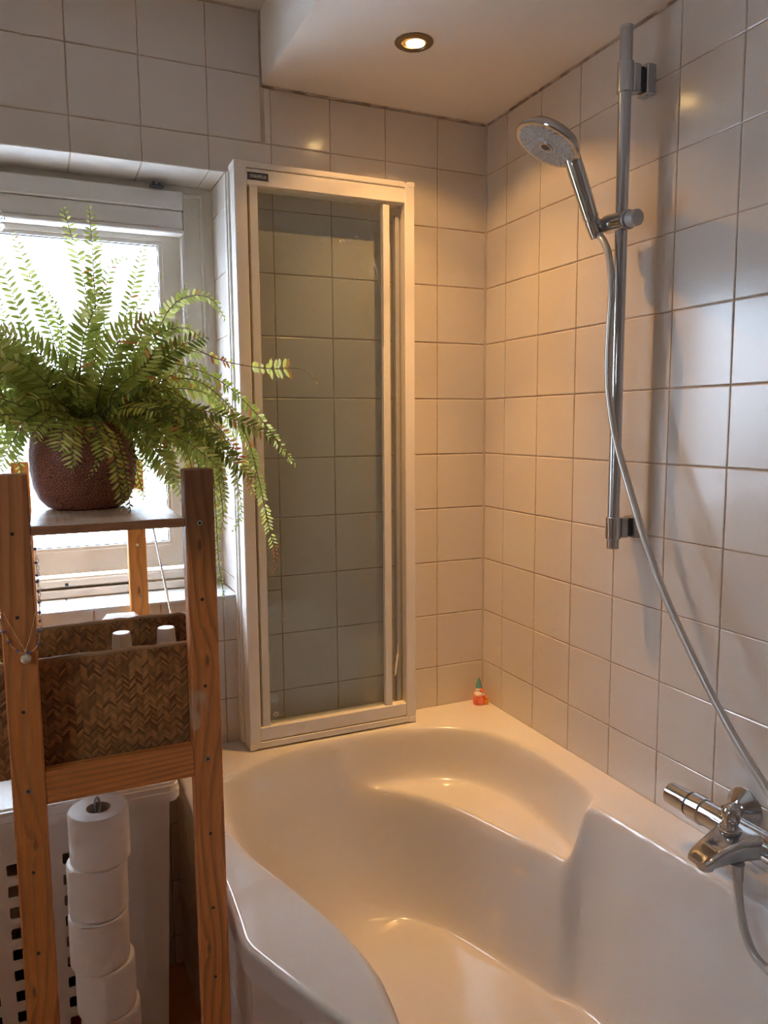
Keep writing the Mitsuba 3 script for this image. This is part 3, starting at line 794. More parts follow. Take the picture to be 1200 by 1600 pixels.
hose = [(-0.084, -0.567, 1.742), (-0.086, -0.590, 1.720), (-0.088, -0.608, 1.688), (-0.090, -0.6215, 1.624), (-0.090, -0.617, 1.524), (-0.089, -0.616, 1.448), (-0.088, -0.629, 1.371), (-0.088, -0.650, 1.308), (-0.088, -0.690, 1.221),
        (-0.089, -0.738, 1.126), (-0.090, -0.792, 1.036), (-0.090, -0.859, 0.944), (-0.090, -0.921, 0.869), (-0.091, -0.978, 0.810), (-0.094, -1.031, 0.766), (-0.100, -1.090, 0.715), (-0.110, -1.150, 0.655),
        (-0.122, -1.190, 0.585), (-0.132, -1.190, 0.535), (-0.137, -1.150, 0.505), (-0.138, -1.088, 0.497), (-0.138, -1.053, 0.513), (-0.138, -1.032, 0.557), (-0.138, -1.024, 0.600), (-0.138, -1.022, 0.640)]
add('shower_hose__tube', tube(catmull(hose, 10), 0.0072, 14), principled('mat_hose', (0.44, 0.43, 0.41), 0.28, 0.5, metallic=0.4), True)
add('shower_hose__nut', cyl((-0.138, -1.0225, 0.612), (-0.138, -1.022, 0.632), 0.0088, 20, cham=0.001), 'mat_chrome_dull', 30)
tag('shower_hose', 'grey plastic shower hose hanging from the hand shower down to the bath tap', 'shower hose')

# ------------------------------------------------------------------ thermostatic bath tap
MX, MZ = -0.078, 0.655
t = 'bath_tap'
add(t + '__wall_flange', lathe([(0.0372, 0.0), (0.0372, 0.002), (0.0340, 0.006), (0.0200, 0.020), (0.0150, 0.023), (0.0145, 0.045), (0.0, 0.045)], 64, (-0.0002, -0.9150, 0.6555), (-1, 0, 0)), 'mat_chrome', 30)
add(t + '__wall_flange', lathe([(0.0372, 0.0), (0.0372, 0.002), (0.0340, 0.006), (0.0200, 0.020), (0.0150, 0.023), (0.0145, 0.045), (0.0, 0.045)], 64, (-0.0002, -1.0650, 0.6555), (-1, 0, 0)), 'mat_chrome', 30)
add(t + '__body', cyl((MX, -0.895, MZ), (MX, -1.085, MZ), 0.0225, 48, cham=0.002), 'mat_chrome', 30)
add(t + '__sleeve', cyl((MX, -0.8655, MZ), (MX, -0.898, MZ), 0.0252, 48, cham=0.003), 'mat_chrome', 30)
add(t + '__sleeve', cyl((MX, -1.082, MZ), (MX, -1.1145, MZ), 0.0252, 48, cham=0.003), 'mat_chrome', 30)
add(t + '__gasket', cyl((MX, -0.8625, MZ), (MX, -0.866, MZ), 0.0232, 48), 'mat_black')
kn = []
for j in range(10):
    a = j * np.pi / 5
    kn.append(cyl((MX + 0.0042 * np.cos(a), -0.812, MZ + 0.0042 * np.sin(a)), (MX + 0.0042 * np.cos(a), -0.8625, MZ + 0.0042 * np.sin(a)), 0.0165, 24, 0.0172, cham=0.002))
import manifold3d as m3
hull = trimesh.convex.convex_hull(np.vstack([q.vertices for q in kn]))
add(t + '__temperature_handle', hull, 'mat_chrome', 25)
h2 = hull.copy(); h2.vertices = h2.vertices * [1, -1, 1] + [0, -1.98, 0]; h2.invert()
add(t + '__flow_handle', h2, 'mat_chrome', 25)
# spout: sections along -x, wide at the body, thinning to the lip
secs = []
for s_, x in zip(np.linspace(0, 1, 15), np.linspace(MX + 0.012, -0.196, 15)):
    wy = np.interp(s_, [0, 0.2, 0.5, 0.8, 0.95, 1], [0.047, 0.043, 0.031, 0.0255, 0.0235, 0.019])
    top = np.interp(s_, [0, 0.25, 0.5, 0.75, 0.92, 1], [MZ + 0.0205, MZ + 0.0215, MZ + 0.0165, MZ + 0.0065, MZ - 0.004, MZ - 0.011])
    bot = np.interp(s_, [0, 0.3, 0.6, 0.85, 1], [MZ - 0.019, MZ - 0.0185, MZ - 0.0185, MZ - 0.020, MZ - 0.019])
    a = np.linspace(0, 2 * np.pi, 64, endpoint=False)
    ca, sa = np.cos(a), np.sin(a)
    y = -0.990 + wy * np.sign(ca) * np.abs(ca) ** 0.34
    z = (top + bot) / 2 + (top - bot) / 2 * np.sign(sa) * np.abs(sa) ** 0.42
    secs.append(np.column_stack([np.full(64, x), y, z]))
V = np.vstack(secs + [secs[0].mean(0)[None], secs[-1].mean(0)[None]])
F = []
for i in range(14):
    for k in range(64):
        l = (k + 1) % 64
        F += [(i * 64 + k, (i + 1) * 64 + l, i * 64 + l), (i * 64 + k, (i + 1) * 64 + k, (i + 1) * 64 + l)]
for k in range(64):
    l = (k + 1) % 64
    F += [(960, k, l), (961, 14 * 64 + l, 14 * 64 + k)]
sp = trimesh.Trimesh(V, F, process=False); sp.fix_normals()
add(t + '__spout', sp, 'mat_chrome', 35)
add(t + '__aerator', lathe([(0.0, 0), (0.0125, 0), (0.0138, 0.002), (0.0138, 0.016), (0, 0.016)], 36, (-0.176, -0.990, MZ - 0.0305)), 'mat_chrome_dull', 30)
add(t + '__diverter', lathe([(0.0165, -0.004), (0.0170, 0.001), (0.0158, 0.004), (0.0122, 0.005), (0.0115, 0.012), (0.0128, 0.014), (0.0132, 0.021), (0.0150, 0.0225), (0.0158, 0.028), (0.0150, 0.034), (0.0122, 0.0395), (0.0072, 0.0430), (0.0, 0.0440)], 48, (-0.116, -0.985, MZ + 0.0205)), 'mat_chrome', 35)
add(t + '__diverter_ring', lathe([(0.0172, 0), (0.0178, 0.001), (0.0178, 0.003), (0.0165, 0.004)], 48, (-0.116, -0.985, MZ + 0.0195)), 'mat_chrome_dull', 30)
add(t + '__hose_outlet', lathe([(0.0, 0), (0.0105, 0), (0.0118, 0.002), (0.0122, 0.015), (0.0135, 0.019), (0, 0.019)], 30, (-0.138, -1.018, MZ - 0.0335)), 'mat_chrome_dull', 30)
tag(t, 'chrome thermostatic bath tap with a short spout on the tiled wall', 'tap')

# ------------------------------------------------------------------ pine shelf unit seen from its narrow end
PX = ((-1.207, -1.163), (-0.951, -0.907))
t = 'shelf_unit'
HOLES = ((1.213, 1, 2), (1.095, 1, 0), (0.958, 1, 0), (0.840, 1, 1), (0.716, 1, 0), (0.590, 1, 0), (0.470, 1, 0))
for i, (x0, x1) in enumerate(PX):
    k = add(t + '__post', box(x0, x1, -0.700, -0.670, 0.0, 1.295, 0.0018), ('mat_wood_left_post', 'mat_wood_right_post')[i])
    for z, _, screw in HOLES:
        xm = (x0 + x1) / 2 - 0.001
        if screw == 1 or (screw == 2 and i == 1):
            add(k + '__screw', lathe([(0.0018, 0.0), (0.0022, 0.0010), (0.0040, 0.0008), (0.0042, 0.0)], 20, (xm, -0.7000, z), (0, -1, 0)), 'mat_steel')
            add(k + '__peg_hole', cyl((xm, -0.7006, z), (xm, -0.6995, z), 0.0020, 14), 'mat_dark_hole')
        else:
            add(k + '__peg_hole', lathe([(0, 0.0003), (0.0022, 0.0003), (0.0026, 0.0)], 14, (xm, -0.7000, z), (0, -1, 0)), 'mat_dark_hole')
rear = ((-1.203, -1.168), (-0.974, -0.935))
for i, (x0, x1) in enumerate(rear):
    k = add(t + '__post', box(x0, x1, -0.068, -0.036, 0.0, 1.285, 0.0018), ('mat_wood_rear_left', 'mat_wood_rear')[i])
    add(k + '__peg_hole', lathe([(0, 0.0003), (0.0030, 0.0003), (0.0036, 0.0)], 14, ((x0 + x1) / 2, -0.068, 1.091), (0, -1, 0)), 'mat_cap_white')
    add(k + '__screw', lathe([(0.0, 0.0014), (0.0024, 0.0012), (0.0030, 0.0)], 14, ((x0 + x1) / 2 + 0.003, -0.068, 0.972), (0, -1, 0)), 'mat_steel')
add(t + '__crossbar', box(-1.1635, -0.9505, -0.698, -0.674, 0.814, 0.863, 0.0015), 'mat_wood_bar')
add(t + '__crossbar', box(-1.1685, -0.9735, -0.066, -0.042, 0.814, 0.863, 0.0015), 'mat_wood_bar')
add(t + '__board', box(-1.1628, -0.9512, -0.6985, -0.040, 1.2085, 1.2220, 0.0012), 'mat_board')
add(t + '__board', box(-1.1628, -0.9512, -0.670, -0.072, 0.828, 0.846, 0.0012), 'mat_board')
add(t + '__brace', cyl((-0.936, -0.160, 1.178), (-0.936, -0.452, 0.983), 0.0021, 10), 'mat_steel', 30)
add(t + '__brace', cyl((-1.2085, -0.66, 1.178), (-1.2085, -0.072, 0.783), 0.0021, 10), 'mat_steel', 30)
tag(t, 'narrow pine shelf unit with two front posts and a top board greyed in its colour for window sheen', 'shelf')
labels[t + '__board'] = {'label': 'top board with grey window sheen put into its colour'}

# ------------------------------------------------------------------ woven basket with bottles
def rounded(x0, x1, y0, y1, r):
    return sg.box(x0 + r, y0 + r, x1 - r, y1 - r).buffer(r, 8)
BX0, BX1, BY0, BY1, BZ0, BZ1 = -1.345, -0.912, -0.664, -0.462, 0.8465, 1.0185
o, i_ = rounded(BX0, BX1, BY0, BY1, 0.018), rounded(BX0 + 0.007, BX1 - 0.007, BY0 + 0.007, BY1 - 0.007, 0.012)
bs = extrude(o.difference(i_), BZ1 - BZ0); bs.apply_translation((0, 0, BZ0))
bt = extrude(i_, 0.006); bt.apply_translation((0, 0, BZ0))
add('woven_basket__body', join(bs, bt), 'mat_weave', 30)
ringc = np.array(rounded(BX0 + 0.0035, BX1 - 0.0035, BY0 + 0.0035, BY1 - 0.0035, 0.015).exterior.coords)[:-1]
C = np.column_stack([ringc, np.full(len(ringc), BZ1)])
C = resample(np.vstack([C, C[:1]]), 240)[:-1]
C[:, 2] += 0.0012 * (meshkit.noise(C * 60, 5) - 0.5) * 2
add('woven_basket__rim', tube(C, 0.0042, 8, closed=True), 'mat_weave_rim', True)
tag('woven_basket', 'brown herringbone woven basket on the middle shelf behind the crossbar', 'basket')


def bottle(key, x, y, z0, ztop, bm, r, capr, caph):
    zc = ztop - caph
    add(key + '__body', lathe([(0, z0), (r - 0.004, z0), (r, z0 + 0.004), (r, zc - 0.045), (r - 0.004, zc - 0.030), (capr + 0.002, zc - 0.010), (capr - 0.003, zc - 0.004), (capr - 0.003, zc), (0, zc)], 36, (x, y, 0)), bm, 35)
    a = np.linspace(0, 2 * np.pi, 72, endpoint=False)
    rr = capr * (1 + 0.022 * np.where(np.arange(72) % 2, 1, -1))
    ringz = [(zc - 0.001, 1.0), (zc + 0.003, 1.03), (zc + 0.0045, 1.03), (zc + 0.005, 1.0), (ztop - 0.003, 0.93), (ztop, 0.86)]
    V = np.vstack([np.column_stack([x + rr * s * np.cos(a), y + rr * s * np.sin(a), np.full(72, z)]) for z, s in ringz] + [[(x, y, ztop + 0.0002)]])
    F = []
    for i in range(5):
        for k in range(72):
            l = (k + 1) % 72
            F += [(i * 72 + k, i * 72 + l, (i + 1) * 72 + l), (i * 72 + k, (i + 1) * 72 + l, (i + 1) * 72 + k)]
    F += [(432, 5 * 72 + k, 5 * 72 + (k + 1) % 72) for k in range(72)]
    add(key + '__cap', trimesh.Trimesh(V, F, process=False), 'mat_cap_white', 30)


bottle('bottle', -1.0385, -0.565, 0.853, 1.0225, 'mat_bottle_dark', 0.030, 0.0152, 0.027)
tag('bottle', 'dark bottle with a white ribbed cap, nearer the middle of the woven basket', 'bottle')
bottle('bottle_001', -0.9665, -0.560, 0.853, 1.0215, 'mat_bottle_dark', 0.030, 0.0152, 0.027)
tag('bottle_001', 'dark bottle with a white ribbed cap beside the right post in the basket', 'bottle')
add('bottle_002__body', lathe([(0, 0.853), (0.030, 0.853), (0.032, 0.857), (0.032, 0.995), (0.028, 1.010), (0, 1.010)], 36, (-1.246, -0.585, 0)), 'mat_bottle_yellow', 35)
add('bottle_002__cap', lathe([(0, 1.010), (0.029, 1.010), (0.0285, 1.024), (0.026, 1.027), (0, 1.0275)], 36, (-1.246, -0.585, 0)), 'mat_cap_white', 35)
tag('bottle_002', 'yellow-green bottle with a white cap in the basket beyond the left post', 'bottle')
# a folded white cloth behind the basket
cl = box(-1.053, -0.980, -0.42, -0.29, 0.8465, 0.9935, 0.012)
cl = cl.subdivide_to_size(0.010)
v = np.array(cl.vertices)
v[:, :2] += 0.006 * (meshkit.fbm(v * 22, 3, 4)[:, None] - 0.5)
v[:, 2] += 0.008 * (meshkit.fbm(v * 30, 3, 5) - 0.5) * (v[:, 2] > 0.9)
add('folded_cloth', trimesh.Trimesh(v, cl.faces), 'mat_cloth_white', True)
tag('folded_cloth', 'white folded cloth just showing above the back rim of the woven basket', 'cloth')

# ------------------------------------------------------------------ bead necklaces hung over the left post
def chain(pts, r, m, key):
    return add(key, tube(catmull(pts, 10), r, 6), m, True)
NF = -0.7035
loop = [(-1.1585, -0.700, 1.200), (-1.1580, -0.702, 1.150), (-1.1575, -0.703, 1.100), (-1.1600, NF, 1.062), (-1.1680, NF, 1.0475), (-1.1800, NF, 1.0440), (-1.1930, NF, 1.0530), (-1.2020, NF, 1.0720), (-1.2085, -0.703, 1.100), (-1.2092, -0.702, 1.150), (-1.2090, -0.700, 1.205), (-1.2085, -0.69, 1.2105)]
chain(loop, 0.0005, 'mat_gold', 'necklace__cord')
lc_ = resample(catmull(loop, 10), 400)
bd = trimesh.creation.icosphere(1, 1.0)
for s_ in (0.03, 0.085, 0.135, 0.16, 0.20, 0.245, 0.285, 0.32, 0.36, 0.41, 0.46, 0.505, 0.555, 0.60, 0.65, 0.71, 0.78, 0.85, 0.92):
    c = lc_[int(s_ * 399)]
    add('necklace__bead', trimesh.Trimesh(bd.vertices * rng.uniform(0.0017, 0.0025) + c, bd.faces), 'mat_bead')
links = []
for q in range(22):
    c = np.array([-1.1562, -0.7015, 1.178 - q * 0.0048])
    a = np.linspace(0, 2 * np.pi, 10, endpoint=False)
    u_ = np.array([1, 0, 0]) if q % 2 else np.array([0, 1, 0])
    links.append(tube(c + 0.0018 * np.cos(a)[:, None] * u_ + 0.0030 * np.sin(a)[:, None] * np.array([0, 0, 1]), 0.0004, 5, closed=True))
add('necklace__chain_links', join(*links), 'mat_steel')
tag('necklace__chain_links', kind='stuff')
tag('necklace', 'dark blue bead necklace looped over the left front post', 'necklace')
chain([(-1.1615, NF, 1.105), (-1.169, NF, 1.075), (-1.1775, NF, 1.0490)], 0.0006, 'mat_gold', 'pendant__cord')
chain([(-1.2030, NF, 1.105), (-1.191, NF, 1.075), (-1.1795, NF, 1.0490)], 0.0006, 'mat_gold', 'pendant__cord')
add('pendant__clasp', trimesh.Trimesh(bd.vertices * 0.0020 + [-1.1785, NF, 1.0472], bd.faces), 'mat_gold')
fac = trimesh.creation.icosphere(2, 0.0072)
add('pendant__crystal', trimesh.Trimesh(fac.vertices + [-1.1780, NF - 0.0040, 1.0368], fac.faces), 'mat_pendant')
tag('pendant', 'round faceted crystal pendant hanging at the front of the left post', 'pendant')

# ------------------------------------------------------------------ laundry hamper
HX0, HX1, HY0, HY1, HZ = -1.440, -0.938, -0.300, -0.090, 0.604
t = 'laundry_hamper'
def taper(m):
    v = np.array(m.vertices)
    s = np.clip(v[:, 2] / HZ, 0, 1)
    cx, cy = (HX0 + HX1) / 2, (HY0 + HY1) / 2
    f = 0.91 + 0.09 * s
    v[:, 0] = cx + (v[:, 0] - cx) * f
    v[:, 1] = cy + (v[:, 1] - cy) * f
    return trimesh.Trimesh(v, m.faces, process=False)
hol = []
for c in range(9):
    for r in range(11):
        x, z = -1.0245 - 0.0505 * c, 0.520 - 0.0445 * r
        if z > 0.04: hol.append(sg.box(x - 0.021, z - 0.0235, x, z).buffer(-0.003).buffer(0.003, 4))
from shapely import union_all
HO = union_all(hol)
rnd = lambda x0, x1, z0, z1, r: sg.box(x0 + r, z0 + r, x1 - r, z1 - r).buffer(r, 6)
front = extrude_xz(sg.box(HX0, 0.004, HX1, HZ).difference(HO), HY0, HY0 + 0.003)
border = extrude_xz(sg.box(HX0, 0.004, HX1, HZ).difference(rnd(-1.385, -0.990, 0.03, 0.556, 0.012)), HY0 - 0.0035, HY0 + 0.001)
add(t + '__front_panel', taper(front), 'mat_plastic_white')
add(t + '__front_border', taper(border), 'mat_plastic_white')
shell_ = extrude(rounded(HX0, HX1, HY0 - 0.0035, HY1, 0.012).difference(sg.box(HX0 + 0.003, HY0 - 0.1, HX1 - 0.003, HY1 - 0.003)), HZ - 0.004)
shell_.apply_translation((0, 0, 0.004))
bott = box(HX0 + 0.002, HX1 - 0.002, HY0 + 0.001, HY1 - 0.001, 0.0, 0.006)
add(t + '__body', taper(join(shell_, bott)), 'mat_plastic_white', 30)
rim_o = rounded(HX0 - 0.014, HX1 + 0.020, HY0 - 0.022, HY1 + 0.014, 0.022)
rm = extrude(rim_o, 0.017); rm.apply_translation((0, 0, 0.598))
rm2 = extrude(rim_o.buffer(-0.005), 0.007); rm2.apply_translation((0, 0, 0.592))
add(t + '__rim', join(rm, rm2), 'mat_plastic_white', 30)
li = []
for d_, z0, z1 in ((0.002, 0.6152, 0.627), (0.006, 0.627, 0.634), (0.014, 0.634, 0.6385)):
    e = extrude(rim_o.buffer(-d_), z1 - z0); e.apply_translation((0, 0, z0)); li.append(e)
add(t + '__lid', join(*li), 'mat_plastic_white', 30)
tag(t, 'white plastic laundry hamper with rows of square holes behind the shelf', 'laundry hamper')
lump = trimesh.creation.icosphere(4, 1.0)
def cloth(key, c, s_, m, lab, seed):
    v = np.array(lump.vertices)
    v = np.sign(v) * np.abs(v) ** 0.7
    v = v * np.array(s_) * (1 + 0.22 * (meshkit.fbm(v * 3 + seed, 3, seed)[:, None] - 0.5)) + np.array(c)
    add(key, trimesh.Trimesh(v, lump.faces), m, True)
    tag(key, lab, 'clothes')
cloth('laundry', (-1.19, -0.195, 0.430), (0.20, 0.075, 0.070), 'mat_cloth_tan', 'tan laundry showing through the upper holes of the white hamper', 3)
cloth('laundry_001', (-1.10, -0.195, 0.292), (0.13, 0.074, 0.050), 'mat_cloth_brown', 'brown laundry showing through the middle holes of the white hamper', 8)
cloth('laundry_002', (-1.19, -0.195, 0.180), (0.19, 0.073, 0.058), 'mat_cloth_black', 'dark laundry showing through the lower holes of the white hamper', 5)
cloth('laundry_003', (-1.16, -0.195, 0.072), (0.17, 0.072, 0.045), 'mat_cloth_red', 'red laundry showing through the lowest holes of the white hamper', 6)

# ------------------------------------------------------------------ stack of toilet rolls on a chrome holder
RYC, RH, RR = -0.463, 0.0957, 0.0515
def roll_mesh(seed):
    prof = [(0.0205, 0.001), (0.0225, 0.0), (RR - 0.003, 0.0), (RR, 0.003)] + [(RR, z) for z in np.linspace(0.012, RH - 0.012, 7)] + [(RR, RH - 0.004), (RR - 0.002, RH - 0.0012), (0.0225, RH - 0.001), (0.0205, RH - 0.002), (0.0205, 0.001)]
    m = trimesh.creation.revolve(np.array(prof), sections=96)
    v = np.array(m.vertices)
    r = np.hypot(v[:, 0], v[:, 1]); a = np.arctan2(v[:, 1], v[:, 0])
    n_ = meshkit.fbm(np.column_stack([np.cos(a) * 2.2, np.sin(a) * 2.2, v[:, 2] * 16]), 3, seed) - 0.5
    k = np.where(r > 0.04, 1 + 0.035 * n_, 1.0)
    v[:, 0] *= k; v[:, 1] *= k
    return trimesh.Trimesh(v, m.faces, process=False)
ROLLX = (-1.0835, -1.0905, -1.0925, -1.0850, -1.0790, -1.0830, -1.0850)
WORD = ('topmost', 'second from the top', 'third from the top', 'fourth from the top', 'fifth from the top', 'sixth from the top', 'lowest')
for q in range(7):
    z = 0.0125 + RH * (6 - q) - 0.0008 * 0
    key = 'toilet_roll' if q == 0 else f'toilet_roll_{q:03d}'
    m = roll_mesh(20 + q)
    m.apply_transform(trimesh.transformations.rotation_matrix(1.7 * q, [0, 0, 1]))
    m.apply_translation((ROLLX[q], RYC + 0.003 * np.sin(q * 2.0), z))
    add(key + '__paper', m, 'mat_paper', 35)
    cr = lathe([(0.0203, 0.001), (0.0205, 0.0005), (0.0205, RH - 0.001), (0.0203, RH - 0.001), (0.0196, RH - 0.0015), (0.0196, 0.001), (0.0203, 0.001)], 40, (ROLLX[q], RYC + 0.003 * np.sin(q * 2.0), z))
    add(key + '__core', cr, principled('mat_cardboard', (0.28, 0.20, 0.14), 0.9, 0.1), 30)
    if q in (1, 2):      # the loose end of the outer sheet
        a0 = -1.75 if q == 1 else -2.2
        a = np.linspace(a0, a0 + 0.85, 14)
        P = [[(ROLLX[q] + (RR + 0.0016) * np.cos(w_), RYC + 0.003 * np.sin(q * 2.0) + (RR + 0.0016) * np.sin(w_), z + h) for h in np.linspace(0.002, RH - 0.003, 6)] for w_ in a]
        V = np.array(P).reshape(-1, 3)
        F = [(i * 6 + j, (i + 1) * 6 + j, (i + 1) * 6 + j + 1) for i in range(13) for j in range(5)] + [(i * 6 + j, (i + 1) * 6 + j + 1, i * 6 + j + 1) for i in range(13) for j in range(5)]
        V2 = V.copy(); cxy = np.array([ROLLX[q], RYC]); V2[:, :2] = cxy + (V[:, :2] - cxy) * (RR + 0.0006) / (RR + 0.0016)
        n0 = len(V)
        F += [(a_ + n0, c_ + n0, b_ + n0) for a_, b_, c_ in F]
        add(key + '__loose_sheet', trimesh.Trimesh(np.vstack([V, V2]), F, process=False), 'mat_paper')
    tag(key, f'white toilet roll, {WORD[q]} in the upright stack of rolls', 'toilet roll', 'stacked toilet rolls')
HXC = -1.0850
add('toilet_roll_holder__rod', tube(np.array([(HXC, RYC, 0.004), (HXC, RYC, 0.35), (HXC, RYC, 0.668)]), 0.0032, 10), 'mat_chrome', True)
a = np.linspace(0, 2 * np.pi, 24, endpoint=False)
add('toilet_roll_holder__loop', tube(np.column_stack([HXC + 0.0045 * np.cos(a), RYC + 0.003 * np.cos(a), 0.6845 + 0.0165 * np.sin(a)]), 0.0022, 8, closed=True), 'mat_chrome', True)
add('toilet_roll_holder__base', lathe([(0, 0), (0.062, 0), (0.062, 0.005), (0.058, 0.0085), (0.0, 0.011)], 48, (HXC, RYC, 0.0)), 'mat_chrome', 30)
tag('toilet_roll_holder', 'chrome upright toilet roll holder whose loop sticks out of the top roll', 'toilet roll holder')

